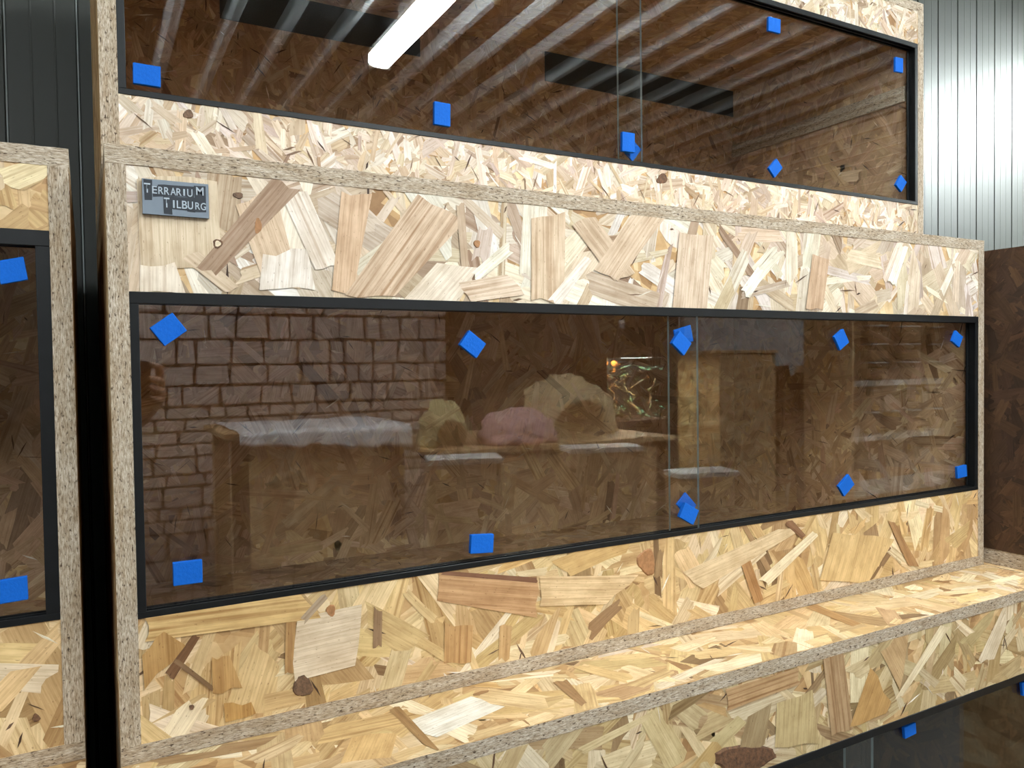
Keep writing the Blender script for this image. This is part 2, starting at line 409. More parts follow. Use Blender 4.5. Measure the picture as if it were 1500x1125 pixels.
def terrarium(label, x0, x1, yf, z0, z1, depth, fz0, fz1, split, seed, pal=(PAL_PALE, PAL_YELL), fine=False,
              custom=((), ()), lip=0.008, top_lip=0.0115, inner=True, ipal=None, roof_vent=False):
    """An OSB terrarium: two sides, top, bottom, back, two fascia boards, black sliding tracks and two panes."""
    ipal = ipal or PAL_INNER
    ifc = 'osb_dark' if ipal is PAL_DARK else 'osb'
    root = tag(empty('wooden_terrarium', ((x0+x1)/2, yf+depth/2, z0)), label, 'terrarium')
    E = empty  # noqa
    inv = Matrix.Translation(-Vector(root.location))
    parts = []
    def B(*a, **k):
        o = board(*a, **k); parts.append(o); return o
    yb = yf+depth
    sl = B('side_panel', None, x0, x0+T, yf, yb, z0+T, z1-T, seed+1)
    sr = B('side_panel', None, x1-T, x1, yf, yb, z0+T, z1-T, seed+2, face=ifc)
    if roof_vent:
        for va, vb in ((.20, .575), (.865, x1-T-.001)):
            mb = MB(); mb.box(va, vb, yb-T-.0042, yb-T-.0016, .997, z1-T-.001); vt = mb.build('vent_mesh', M['vent']); parts.append(vt)
        bb = B('wall_batten', None, x1-T-.008, x1-T-.0014, yf+.024, yb-T-.006, .894, .924, seed+33, face='edge_y')
    tp = B('top_panel', None, x0, x1, yf, yb, z1-T, z1, seed+3)
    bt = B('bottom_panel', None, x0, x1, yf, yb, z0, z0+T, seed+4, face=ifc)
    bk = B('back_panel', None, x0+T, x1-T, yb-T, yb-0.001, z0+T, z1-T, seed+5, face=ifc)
    rec = 0.0012
    fu = B('upper_fascia', None, x0+T, x1-T, yf+rec, yf+T, fz1, z1-T, seed+6)
    fl = B('lower_fascia', None, x0+T, x1-T, yf+rec, yf+T, z0+T, fz0, seed+7)
    big = dict(L=(0.06, 0.19), Wd=(0.010, 0.062), cover=5.0, slivers=.16) if not fine else dict(L=(0.02, 0.095), Wd=(0.004, 0.028), slivers=.06)
    X, Y, Z = (1, 0, 0), (0, 1, 0), (0, 0, 1)
    iw = x1-x0-2*T
    su = strands(fu, (x0+T, yf+rec, fz1), X, Z, iw, z1-T-fz1, seed+11, pal[0], custom=custom[0], **big)
    s2 = strands(fl, (x0+T, yf+rec, z0+T), X, Z, iw, fz0-z0-T, seed+12, pal[1], custom=custom[1], **big)
    if inner:
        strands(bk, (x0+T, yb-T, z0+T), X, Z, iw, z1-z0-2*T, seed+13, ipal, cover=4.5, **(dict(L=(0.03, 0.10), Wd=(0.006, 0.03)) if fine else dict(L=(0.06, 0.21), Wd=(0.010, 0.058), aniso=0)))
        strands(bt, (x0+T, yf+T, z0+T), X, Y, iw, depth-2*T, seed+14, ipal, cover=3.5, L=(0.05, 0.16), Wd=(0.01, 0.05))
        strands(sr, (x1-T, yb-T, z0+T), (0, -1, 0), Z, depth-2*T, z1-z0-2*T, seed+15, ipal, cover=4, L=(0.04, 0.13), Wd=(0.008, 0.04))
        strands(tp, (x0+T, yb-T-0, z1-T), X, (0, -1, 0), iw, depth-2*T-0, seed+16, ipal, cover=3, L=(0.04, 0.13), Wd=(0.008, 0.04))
    # black plastic tracks
    def P(mb, name, mat, **k):
        o = mb.build(name, mat, **k); parts.append(o); return o
    xa, xb = x0+T, x1-T
    mb = MB(); fy = yf-0.0006
    mb.box(xa, xb, fy, yf+.002, fz1-top_lip, fz1); mb.box(xa, xb, yf+.002, yf+.019, fz1-.0025, fz1)
    mb.box(xa, xb, yf+.0082, yf+.0098, fz1-top_lip, fz1-.0025); mb.box(xa, xb, yf+.0155, yf+.019, fz1-top_lip, fz1-.0025)
    P(mb, 'upper_track', M['black'], bevel=0.0004, seg=1)
    mb = MB()
    mb.box(xa, xb, fy, yf+.002, fz0, fz0+.0065); mb.box(xa, xb, yf+.002, yf+.019, fz0, fz0+.0025)
    mb.box(xa, xb, yf+.0082, yf+.0098, fz0+.0025, fz0+.0065); mb.box(xa, xb, yf+.0155, yf+.019, fz0+.0025, fz0+.0065)
    P(mb, 'lower_track', M['black'], bevel=0.0004, seg=1)
    for s, xx in ((1, xa), (-1, xb)):
        mb = MB()
        a, b = sorted((xx, xx+s*lip)); c, d = sorted((xx, xx+s*.0025))
        mb.box(a, b, fy+.0002, yf+.002, fz0+.0065, fz1-top_lip); mb.box(c, d, yf+.002, yf+.019, fz0+.0025, fz1-.0025)
        mb.box(a, b, yf+.0155, yf+.019, fz0+.0065, fz1-top_lip)
        P(mb, 'side_track', M['black'], bevel=0.0004, seg=1)
    # panes: the one on the left runs in the front groove
    for (pa, pb, y0) in ((xa+.0035, split[0], yf+.0035), (split[1], xb-.0035, yf+.0105)):
        mb = MB(); z_0, z_1 = fz0+.003, fz1-.004
        vs = [(pa, y0, z_0), (pb, y0, z_0), (pb, y0+.004, z_0), (pa, y0+.004, z_0), (pa, y0, z_1), (pb, y0, z_1), (pb, y0+.004, z_1), (pa, y0+.004, z_1)]
        mb.add(vs, [(0, 1, 5, 4), (2, 3, 7, 6)], 0); fr = pa < split[1]
        mb.add(vs, [(0, 3, 2, 1), (4, 5, 6, 7), (3, 0, 4, 7) if fr else (1, 2, 6, 5)], 2); mb.add(vs, [(1, 2, 6, 5) if fr else (3, 0, 4, 7)], 1)
        P(mb, 'glass_pane', [M['glass'], M['glass_edge'], M['black']])
    for o in parts:
        o.parent = root; o.matrix_parent_inverse = inv
    return root

M['vent'] = simple('dark_vent_mesh', (0.03, 0.035, 0.037), 0.5, var=0.3, scale=500)

# ------------------------------------------------------------------ room shell
ZF, ZC = -0.78, 1.75            # floor and ceiling
RX0, RX1, RY0, RY1 = -2.2, 6.4, -6.20, 0.80
def struct(o): o['kind'] = 'structure'; return o
mb = MB(); mb.box(RX0-.1, RX1+.1, RY0-.1, RY1+.1, ZF-.1, ZF); struct(mb.build('floor', M['floor']))
ceil = struct(MB().box(RX0-.1, RX1+.1, RY0-.1, RY1+.1, ZC+.03, ZC+.13).build('ceiling', M['metal']))
rb = None
x = 1.352 - 0.2085*17
while x < RX1:
    if rb is None:
        mb = MB(); w0, w1 = 0.036, 0.012
        prof = [(-w0, ZC+.032), (-w1, ZC-.012), (w1, ZC-.012), (w0, ZC+.032)]
        vs = [(a, RY0, z) for a, z in prof] + [(a, RY1, z) for a, z in prof]
        mb.add(vs, [(0, 4, 5, 1), (1, 5, 6, 2), (2, 6, 7, 3), (3, 7, 4, 0), (0, 1, 2, 3), (7, 6, 5, 4)])
        rb = mb.build('ceiling_rib', M['rib'], ceil); rb.location.x = x
    else:
        o = rb.copy(); COL.objects.link(o); o.location.x = x
    x += 0.2085
def clad_wall(name, horizontal_len, place, back_box, dark_to=-99):
    wall = struct(MB().box(*back_box).build(name, M['groove']))
    pitch = 0.1115
    mb = MB(); g = 0.0012
    # one cladding strip: flat face with two shallow stiffening beads
    prof = [(g, .004), (g+.002, .010), (.037, .0100), (.038, .0104), (.040, .0104), (.041, .010), (.074, .010), (.075, .0104), (.077, .0104), (.078, .010), (pitch-g-.002, .010), (pitch-g, .004)]
    hgt = ZC+.03-ZF
    vs = [(a, -b, 0) for a, b in prof] + [(a, -b, hgt) for a, b in prof]; k = len(prof)
    mb.add(vs, [(i, i+1, k+i+1, k+i) for i in range(k-1)] + [(k-1, 0, k, 2*k-1)])
    first = mb.build('cladding_strip', M['cladding'], wall)
    n = int(horizontal_len/pitch); dk = None
    for i in range(n):
        o = first if i == 0 else first.copy()
        if i: COL.objects.link(o)
        o.matrix_local = place(i*pitch)
        if o.matrix_local.translation.x < dark_to:
            if dk is None: dk = first.data.copy(); dk.materials[0] = M['clad_dark']
            o.data = dk
    return wall
off = (2.5449-RX0) % 0.1115
clad_wall('wall_back', RX1-RX0, lambda s: Matrix.Translation((RX0+off-.1115+s, RY1, ZF)), (RX0-.1, RX1+.1, RY1-.0039, RY1+.1, ZF, ZC+.03), dark_to=.5)
clad_wall('wall_front', RX1-RX0, lambda s: Matrix.Translation((RX1-s, RY0, ZF)) @ Matrix.Rotation(math.pi, 4, 'Z'), (RX0-.1, RX1+.1, RY0-.1, RY0+.0039, ZF, ZC+.03), dark_to=1.9)  # unseen left part coloured dark to cut bounced fill light
clad_wall('wall_right', RY1-RY0, lambda s: Matrix.Translation((RX1, RY1-s, ZF)) @ Matrix.Rotation(-math.pi/2, 4, 'Z'), (RX1-.0039, RX1+.1, RY0, RY1, ZF, ZC+.03))
clad_wall('wall_left', RY1-RY0, lambda s: Matrix.Translation((RX0, RY0+s, ZF)) @ Matrix.Rotation(math.pi/2, 4, 'Z'), (RX0-.1, RX0+.0039, RY0, RY1, ZF, ZC+.03), dark_to=0)  # whole wall out of view, darkened to lower the fill

# ------------------------------------------------------------------ lamps
def batten(loc, length, label, mat='lamp'):
    r = tag(empty('ceiling_lamp', loc), label, 'lamp')
    h = length/2
    mb = MB(); mb.box(-.035, .035, -h, h, -.03, .0); mb.build('lamp_housing', M['white'], r, bevel=.004)
    prof = [(-.045, -.032), (-.045, -.066), (-.036, -.076), (-.014, -.080), (.014, -.080), (.036, -.076), (.045, -.066), (.045, -.032)]
    vs = [(a, -h+.02, b) for a, b in prof] + [(a, h-.02, b) for a, b in prof]; k = len(prof)
    mb = MB(); mb.add(vs, [(i, (i+1) % k, k+(i+1) % k, k+i) for i in range(k)] + [tuple(reversed(range(k))), tuple(range(k, 2*k))])
    mb.build('lamp_diffuser', M[mat], r)
    for s in (-1, 1):
        mb = MB(); mb.box(-.047, .047, s*(h-.018)-.006, s*(h-.018)+.012, -.082, -.028); mb.build('end_cap', M['white'], r, bevel=.005)
    if loc[2] > 1.6:
        for s in (-.6, .6): MB().box(-.012, .012, s*h-.02, s*h+.02, .0, ZC-.012-loc[2]).build('mounting_bracket', M['white'], r)
    return r
LZ = ZC-.075
pe = at(553, 95, 2, LZ-.06)
yl = 2*(0.1177+.0035)-pe.y
batten((pe.x, yl+.75, LZ), 1.5, 'fluorescent batten lamp on the ribbed ceiling mirrored in the upper glass')
batten((-.55, -2.1, LZ), 1.3, 'added batten lamp on the ceiling behind the person, brightening the mirrored room')  # added unseen lamp, brightens the mirrored stone backdrop and tables
batten((4.0, -5.45, LZ), 1.2, 'added batten lamp on the ceiling by the grey door, lighting the far wall')  # added out of view to light the white far wall
batten((4.6, -0.62, LZ), 1.2, 'added batten lamp on the ceiling, lighting the jar rack')  # added unseen lamp for the fronts of rack and cabinets
pend = batten((3.75, 0.12, 1.58), 1.2, mat='lamp_bright', label= 'added hanging batten lamp with a trough shade to light the white clad wall')  # unseen lamp added to brighten the white wall
MB().add([(-.12, -.62, -.030), (-.05, -.62, .004), (.05, -.62, .004), (.12, -.62, -.030), (-.12, .62, -.030), (-.05, .62, .004), (.05, .62, .004), (.12, .62, -.030)], [(0, 1, 5, 4), (1, 2, 6, 5), (2, 3, 7, 6), (0, 3, 2, 1), (4, 5, 6, 7)]).build('trough_shade', M['white'], pend)  # shade shaped so the upper wall stays dim
for s_ in (-.4, .4): MB().tube([(0, s_, .004), (0, s_, ZC-1.58+.03)], .004, 6).build('suspension_wire', M['dframe0'], pend)

# ------------------------------------------------------------------ terrariums
YT, YL = 0.1177, -0.1266
c_up = [(quad(0, (200, 262), (206, 388), (325, 392), (318, 266)), (212, 188, 148), .35),
        (quad(0, (205, 388), (205, 430), (272, 430), (256, 384)), (226, 206, 172), .5),
        (quad(0, (268, 380), (330, 428), (350, 420), (292, 368)), (206, 180, 142), .2),
        (quad(0, (345, 300), (390, 424), (440, 424), (402, 275)), (210, 180, 140), .3),
        (quad(0, (410, 282), (462, 395), (498, 390), (450, 280)), (228, 210, 180), .7),
        (quad(0, (380, 425), (385, 372), (450, 365), (462, 425)), (230, 214, 186), .3),
        (quad(0, (500, 280), (486, 425), (518, 425), (545, 284)), (206, 170, 128), .4),
        (quad(0, (288, 392), (398, 262), (440, 278), (316, 404)), (166, 136, 104), .6),
        (quad(0, (505, 432), (612, 284), (680, 326), (578, 434)), (206, 176, 138), 1.0),
        (quad(0, (668, 300), (678, 418), (688, 415), (680, 298)), (188, 160, 124), .3),
        (quad(0, (590, 440), (640, 385), (700, 392), (672, 442)), (228, 208, 174), .2),
        (quad(0, (690, 400), (742, 355), (752, 370), (700, 412)), (238, 228, 206), .2),
        (quad(0, (672, 414), (742, 402), (768, 432), (690, 442)), (220, 194, 158), .8),
        (quad(0, (778, 320), (778, 440), (826, 442), (828, 310)), (214, 186, 146), .6),
        (quad(0, (838, 330), (900, 412), (930, 400), (872, 318)), (204, 176, 138), .3),
        (quad(0, (870, 395), (935, 300), (975, 318), (905, 412)), (212, 184, 146), .4),
        (quad(0, (802, 440), (856, 376), (866, 382), (822, 445)), (236, 220, 192), .2),
        (quad(0, (1190, 372), (1180, 452), (1205, 455), (1214, 380)), (200, 166, 126), .5),
        (quad(0, (995, 340), (985, 450), (1035, 455), (1045, 345)), (214, 188, 152), .5),
        (quad(0, (1085, 425), (1110, 390), (1122, 398), (1098, 436)), (238, 226, 202), .2),
        (quad(0, (1300, 412), (1318, 360), (1330, 362), (1312, 416)), (240, 230, 208), .2),
        ]
c_lo = [(quad(0, (642, 838), (787, 850), (787, 905), (640, 880)), (196, 152, 102), .5),
        (quad(0, (645, 836), (786, 846), (786, 854), (645, 842)), (128, 88, 60), .5),
        (quad(0, (652, 912), (650, 972), (690, 970), (693, 916)), (192, 148, 92), .7),
        (quad(0, (732, 917), (730, 968), (746, 965), (750, 917)), (200, 160, 104), .3),
        (quad(0, (548, 888), (546, 950), (559, 948), (560, 895)), (150, 118, 82), .3),
        (quad(0, (419, 892), (417, 988), (430, 986), (434, 890)), (182, 140, 86), .4),
        (quad(0, (432, 998), (520, 975), (530, 885), (436, 905)), (220, 196, 156), .2),
        (quad(0, (242, 985), (282, 930), (293, 933), (255, 995)), (120, 84, 52), .4),
        (quad(0, (254, 970), (310, 1012), (316, 1008), (262, 966)), (132, 100, 66), .4),
        (quad(0, (310, 962), (312, 1016), (355, 1008), (336, 960)), (190, 146, 86), .5),
        (quad(0, (328, 1030), (330, 1058), (375, 1045), (368, 1028)), (196, 150, 84), .5),
        (quad(0, (212, 940), (470, 905), (440, 870), (212, 905)), (214, 176, 112), 1.0),
        (quad(0, (208, 960), (212, 1010), (272, 945), (240, 925)), (186, 142, 82), .5),
        (quad(0, (440, 905), (470, 872), (480, 876), (445, 915)), (172, 146, 112), .3),
        (quad(0, (790, 888), (888, 885), (935, 842), (790, 845)), (224, 190, 136), .5),
        (quad(0, (1080, 812), (1105, 884), (1118, 878), (1095, 808)), (178, 132, 80), .4),
        (quad(0, (1110, 850), (1190, 778), (1198, 785), (1125, 858)), (236, 214, 166), .2),
        (quad(0, (1000, 838), (1140, 775), (1180, 772), (1030, 862)), (220, 190, 140), .2),
        (quad(0, (1300, 762), (1330, 828), (1346, 830), (1310, 765)), (170, 128, 80), .4),
        (quad(0, (1150, 768), (1175, 790), (1180, 784), (1160, 762)), (140, 100, 66), .4),
        (quad(0, (1200, 850), (1220, 780), (1310, 790), (1270, 855)), (216, 180, 118), .2),
        ]
SPL = (at(1023, 600, 1, .004).x, at(980, 600, 1, .012).x)
main = terrarium('long wooden terrarium with a small grey name plate on its front', 0, WID, 0, 0, 0.6, 0.63, 0.1415, 0.4602, SPL, 100,
                 custom=(c_up, c_lo))
SPT = (at(940, 120, 1, YT+.004).x, at(905, 120, 1, YT+.012).x)
topt = terrarium('topmost wooden terrarium of the tall stack, mirroring the ceiling lamp', 0.0, WID, YT, 0.6006, 1.0788, 0.5123, 0.6858, 0.9982, SPT, 200,
                 pal=(PAL_PALE, PAL_PALE), fine=True, top_lip=.009, roof_vent=True)
c_b = [(quad(YL, (1205, 962), (1218, 1078), (1250, 1068), (1235, 955)), (176, 142, 98), .8),
       (quad(YL, (1245, 1065), (1275, 978), (1306, 1028), (1298, 1045)), (190, 146, 84), .2),
       (quad(YL, (1310, 1025), (1378, 915), (1392, 918), (1322, 1020)), (234, 212, 164), .2),
       (quad(YL, (1064, 1042), (1172, 1002), (1170, 978), (1062, 1010)), (186, 148, 100), 1.0),
       (quad(YL, (1290, 955), (1318, 1010), (1332, 925), (1325, 925)), (196, 160, 108), .2),
       (quad(YL, (1080, 1110), (1095, 1050), (1130, 1030), (1120, 1090)), (160, 134, 92), .4),
       (quad(YL, (1135, 1095), (1138, 1030), (1190, 1010), (1200, 1090)), (192, 166, 112), .3)]
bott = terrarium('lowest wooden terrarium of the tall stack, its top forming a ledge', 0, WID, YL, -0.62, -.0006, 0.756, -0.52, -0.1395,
                 (0.95, 0.90), 300, pal=(PAL_OLIVE, PAL_OLIVE), custom=(c_b, ()), ipal=PAL_DARK)  # dark interior boards put the shade inside into the colour
tpb = [o for o in bott.children if o.name.startswith('top_panel')][0]
LG = lambda *px: [at(x_, y_, 2, 0.0) for x_, y_ in px]
c_l = [(LG((1165, 978), (1290, 958), (1296, 964), (1175, 986)), (232, 212, 164), .2),
       (LG((590, 1060), (690, 1020), (740, 1035), (640, 1080)), (232, 220, 190), .2),
       (LG((1180, 890), (1250, 918), (1262, 914), (1195, 885)), (176, 132, 78), .4),
       (LG((570, 1040), (620, 1090), (645, 1100), (585, 1035)), (160, 122, 74), .4),
       (LG((810, 1000), (852, 1035), (860, 1030), (830, 995)), (158, 120, 76), .3)]
ls = strands(tpb, (0, YL+.002, -.0006), (1, 0, 0), (0, 1, 0), WID, -YL-.003, 321, PAL_YELL, L=(0.08, 0.22), Wd=(0.014, 0.06), cover=4.5, top=.0005, custom=c_l, slivers=.08, aniso=.5)

LX1 = -0.0300; LYF = 0.038
left = terrarium('wooden terrarium standing left of the dark gap, beside the name-plate terrarium', LX1-1.2, LX1, LYF, 0, 0.6, 0.592, 0.142, 0.5195,
                 (LX1-.62, LX1-.66), 400, pal=(PAL_YELL, PAL_YELL), fine=False, lip=.012, top_lip=.015)
leftb = terrarium('lower wooden terrarium left of the dark gap, carrying another terrarium', LX1-1.2, LX1, LYF-.127, -0.62, -.0006, 0.719, -0.52, -0.1395,
                  (LX1-.62, LX1-.66), 500, pal=(PAL_OLIVE, PAL_OLIVE), inner=False, lip=.012)
tpl = [o for o in leftb.children if o.name.startswith('top_panel')][0]
o = strands(tpl, (LX1-1.2, LYF-.125, -.0006), (1, 0, 0), (0, 1, 0), 1.2, .124, 521, PAL_YELL, L=(0.05, 0.15), Wd=(0.01, 0.05), cover=4, top=.0005)

# terrarium on the far right, only its dark brown side shows
RXL = 1.451
rt = tag(empty('wooden_terrarium', (RXL+.3, 0.2, 0)), 'dark brown board terrarium side standing right of the pale stack', 'terrarium')
ri = Matrix.Translation(-Vector(rt.location))
rp = []
sp = board('side_panel', None, RXL, RXL+T, -.064, .62, .0285, .583, 61, face='osb_dark'); rp.append(sp)
rp.append(board('side_panel', None, RXL+.6, RXL+.6+T, -.064, .62, .0285, .583, 62, face='osb_dark'))
rp.append(board('top_panel', None, RXL+T, RXL+.6, -.064, .62, .565, .583, 63, face='osb_dark'))
rp.append(board('back_panel', None, RXL+T, RXL+.6, .60, .619, .0285, .565, 64, face='osb_dark'))
rp.append(board('front_panel', None, RXL+T, RXL+.6, -.063, -.045, .0285, .565, 66, face='osb_dark'))
rp.append(board('bottom_panel', None, RXL, RXL+.6+T, -.064, .62, 0.0, .028, 65))
for o in rp: o.parent = rt; o.matrix_parent_inverse = ri
strands(sp, (RXL, .62, .0285), (0, -1, 0), (0, 0, 1), .684, .5545, 71, PAL_DARK, cover=6, L=(.04, .12), Wd=(.008, .035)).matrix_parent_inverse = Matrix.Identity(4)
rl = tag(empty('wooden_cabinet', (RXL+.3, .17, ZF)), 'low wooden cabinet carrying the dark brown terrarium', 'cabinet')
o = board('cabinet_body', rl, RXL+.002, RXL+.6+T, -.28, .62, ZF, -.02, 67); o.matrix_parent_inverse = Matrix.Translation(-Vector(rl.location))
o = board('cabinet_top', rl, WID+.003, RXL+.62, -.30, .63, -.0195, -.0005, 68); o.matrix_parent_inverse = Matrix.Translation(-Vector(rl.location))

# plinths under the stacks
for xa, xb, yf, lab in ((.02, WID-.02, YL+.04, 'dark plinth under the tall terrarium stack'), (LX1-1.18, LX1-.02, LYF-.127+.04, 'dark plinth under the terrariums left of the gap')):
    r = tag(empty('plinth', ((xa+xb)/2, yf+.3, ZF)), lab, 'plinth')
    pi = Matrix.Translation(-Vector(r.location))
    for nm, bx in (('front_board', (xa, xb, yf, yf+.018, ZF, -.6205)), ('rear_board', (xa, xb, .58, .598, ZF, -.6205)),
                   ('end_board', (xa, xa+.018, yf+.0185, .5795, ZF, -.6205)), ('end_board', (xb-.018, xb, yf+.0185, .5795, ZF, -.6205))):
        o = MB().box(*bx).build(nm, M['black'], r); o.matrix_parent_inverse = pi

# ------------------------------------------------------------------ knots pressed into the boards (parts of the fascias)
def blob(par, root, yp, px, mat, name='knot', n=30, seed=1, hgt=.0018):
    rnd = random.Random(seed); c0 = at(px[0], px[1], 1, yp); a = at(px[0]+px[2], px[1], 1, yp)-c0; b = at(px[0], px[1]-px[3], 1, yp)-c0
    rot = px[4] if len(px) > 4 else 0
    vs = []
    for k in range(n):
        an = 2*math.pi*k/n; j = 1+.10*math.sin(3*an+seed)+rnd.uniform(-.06, .06)
        q = c0 + a*(math.cos(an)*math.cos(rot)-math.sin(an)*math.sin(rot)*.6)*j + b*(math.cos(an)*math.sin(rot)+math.sin(an)*math.cos(rot))*j
        vs.append(q)
    mb = MB(); m = len(vs)
    vv = [Vector((q.x, yp+.0012, q.z)) for q in vs] + [Vector((c0.x+(q.x-c0.x)*.86, yp-hgt*.25, c0.z+(q.z-c0.z)*.86)) for q in vs]
    mb.add(vv, [(k, (k+1) % m, m+(k+1) % m, m+k) for k in range(m)] + [tuple(range(m, 2*m))])
    return mb.build(name, mat, par)
def part(root, nm): return [o for o in root.children if o.name.startswith(nm)][0]
fu_, fl_ = part(main, 'upper_fascia'), part(main, 'lower_fascia')
blob(fl_, main, 0, (444, 1005, 15, 17), M['knot'], seed=3)
blob(fl_, main, 0, (948, 823, 14, 20, -.3), M['knot_red'], seed=4)
blob(fl_, main, 0, (485, 895, 7, 9), M['knot_red'], seed=5)
blob(fl_, main, 0, (281, 1036, 4, 4), M['knot'], seed=6)
blob(fu_, main, 0, (319, 357, 8, 8), M['bark'], seed=7)
blob(fu_, main, 0, (319, 357, 5, 5), M['pale_knot'], seed=8, hgt=.0022)
blob(fu_, main, 0, (378, 331, 6, 13, .2), M['knot_red'], seed=9)
blob(fu_, main, 0, (349, 286, 9, 5, -.6), M['knot'], seed=10)
blob(fu_, main, 0, (699, 357, 5, 6), M['knot_red'], seed=12)
fb_ = part(bott, 'upper_fascia'); blob(fb_, bott, YL, (1092, 1112, 48, 22, .5), M['bark'], seed=14)
blob(part(left, 'lower_fascia'), left, LYF, (53, 1052, 6, 6), M['bark'], seed=15)
ft_ = part(topt, 'lower_fascia'); blob(ft_, topt, YT, (276, 167, 8, 7), M['knot'], seed=16); blob(ft_, topt, YT, (970, 262, 9, 8, .5), M['bark'], seed=17)

# ------------------------------------------------------------------ blue foam pads on the panes
PADS = [  # pixel corners, front plane, groove (0 front pane, 1 rear pane), label
 (((252,458),(273,485),(241,507),(218,481)), 0, 0, 'blue foam pad turned on its corner beside the side track of the wide pane'),
 (((685,484),(709,504),(695,525),(670,505)), 0, 0, 'blue foam pad turned on its corner, alone below the upper track of the wide pane'),
 (((992,485),(1008.5,503),(998.5,521.5),(980,502.5)), 0, 0, 'tilted blue foam pad where the two panes overlap, upper one in front'),
 (((985,484),(1010,475.5),(1014,500),(990,508)), 0, 1, 'blue foam pad seen through glass behind the upper overlap pad'),
 (((1233,482),(1239.5,502),(1228,513),(1217,493)), 0, 1, 'tilted blue foam pad below the upper track on the narrow pane'),
 (((1396.5,485),(1407.5,493),(1401,510),(1391,499)), 0, 1, 'small tilted blue foam pad in the upper corner of the narrow pane'),
 (((252,823.5),(295,818),(296,851.5),(253.5,856.5)), 0, 0, 'level blue foam pad in the lower corner of the wide pane'),
 (((687.5,782.5),(720,781),(719.5,808),(686,810)), 0, 0, 'level blue foam pad resting above the lower track mid pane'),
 (((1000,735),(1020,747),(1011.5,768),(991,756.5)), 0, 0, 'tilted blue foam pad where the two panes overlap, lower one in front'),
 (((1002.5,721),(1019,740),(1005,757),(989,738)), 0, 1, 'blue foam pad seen through glass behind the lower overlap pad'),
 (((1240,695.5),(1248.5,709),(1233,727),(1224,710.5)), 0, 1, 'tilted blue foam pad above the lower track on the narrow pane'),
 (((1398,683.5),(1412,680.5),(1413,697),(1399.5,701)), 0, 1, 'small level blue foam pad in the lower corner of the narrow pane'),
 (((194,93.5),(235,100.5),(234.5,130),(194.5,124)), 2, 0, 'level blue foam pad in the lower corner of the top terrarium glass'),
 (((634,150),(657.5,154),(657,187.5),(633.5,183.5)), 2, 0, 'upright blue foam pad below the mirrored lamp on the top terrarium glass'),
 (((908.5,194),(927,197),(926,225),(908,222.5)), 2, 0, 'upright blue foam pad at the pane overlap of the top terrarium'),
 (((927.5,207),(938,220),(925.5,237),(913,224)), 2, 1, 'tilted blue foam pad peeking from behind the overlap pad of the top terrarium'),
 (((1123,26),(1141,30),(1139.5,51),(1122,46)), 2, 1, 'upright blue foam pad below the upper track of the top terrarium'),
 (((1309,84.5),(1320,87),(1319,108),(1308,105.5)), 2, 1, 'narrow upright blue foam pad in the upper corner of the top terrarium glass'),
 (((1135,233),(1143.5,247),(1132,261),(1122.5,247)), 2, 1, 'tilted blue foam pad above the lower track of the top terrarium'),
 (((1317,258.5),(1325.5,267),(1317,283),(1308.5,269.5)), 2, 1, 'tilted blue foam pad in the lower corner of the top terrarium glass'),
 (((-4,384),(37,376),(39,411),(0,417)), 3, 1, 'blue foam pad in the upper glass corner of the terrarium left of the gap'),
 (((-6,849.5),(40,842.5),(42,876),(-6,884.5)), 3, 1, 'blue foam pad in the lower glass corner of the terrarium left of the gap'),
 (((1320,1064),(1337,1057),(1338,1072),(1322,1081)), 4, 1, 'blue foam pad under the upper track of the lowest terrarium'),
 (((1491,1001),(1509,994),(1511,1012),(1496,1017)), 4, 1, 'blue foam pad near the side track of the lowest terrarium'),
]
for px, pl, gr, lab in PADS:
    yp = {0: 0, 2: YT, 3: LYF, 4: YL}[pl] + (.0035 if gr == 0 else .0105)
    p = [at(x_, y_, 1, yp) for x_, y_ in px]
    c = (p[0]+p[1]+p[2]+p[3])/4; e1 = (p[1]-p[0]+p[2]-p[3])/2; e2 = (p[3]-p[0]+p[2]-p[1])/2
    l1, l2 = e1.length, e2.length
    a = e1.normalized(); b = Vector((-a.z, 0, a.x));
    if b.dot(e2) < 0: b = -b
    b = (b + e2.normalized()).normalized()
    th = .006 if gr == 0 else .0028 if 'behind' in lab else .005
    mb = MB(); vs = []
    for k in range(5):
        pass
    ring = [(-.5, -.5), (.5, -.5), (.5, .5), (-.5, .5)]
    for dy in (0, -th):
        for s, t_ in ring: q = a*(l1*s)+b*(l2*t_); vs.append((q.x, dy, q.z))
    mb.add(vs, [(0, 1, 2, 3), (7, 6, 5, 4), (0, 4, 5, 1), (1, 5, 6, 2), (2, 6, 7, 3), (3, 7, 4, 0)])
    o = mb.build('foam_pad', M['blue'], bevel=.0005, seg=1); o.location = (c.x, yp-.0001, c.z)
    bm = bmesh.new(); bm.from_mesh(o.data); bmesh.ops.recalc_face_normals(bm, faces=bm.faces); bm.to_mesh(o.data); bm.free()
    tag(o, lab, 'foam pad', 'blue foam pads on the glass')

# ------------------------------------------------------------------ name plate
PX = lambda x_, y_: at(190+x_/10.714, 250+y_/10.714, 1, -.0045)
pl = tag(empty('name_plate', at(257, 290, 1, 0)), 'grey name plate with dark lettering patches on the pale fascia', 'sign')
pinv = Matrix.Translation(-Vector(pl.location))
cs = [PX(195, 120), PX(1245, 215), PX(1235, 750), PX(200, 670)]
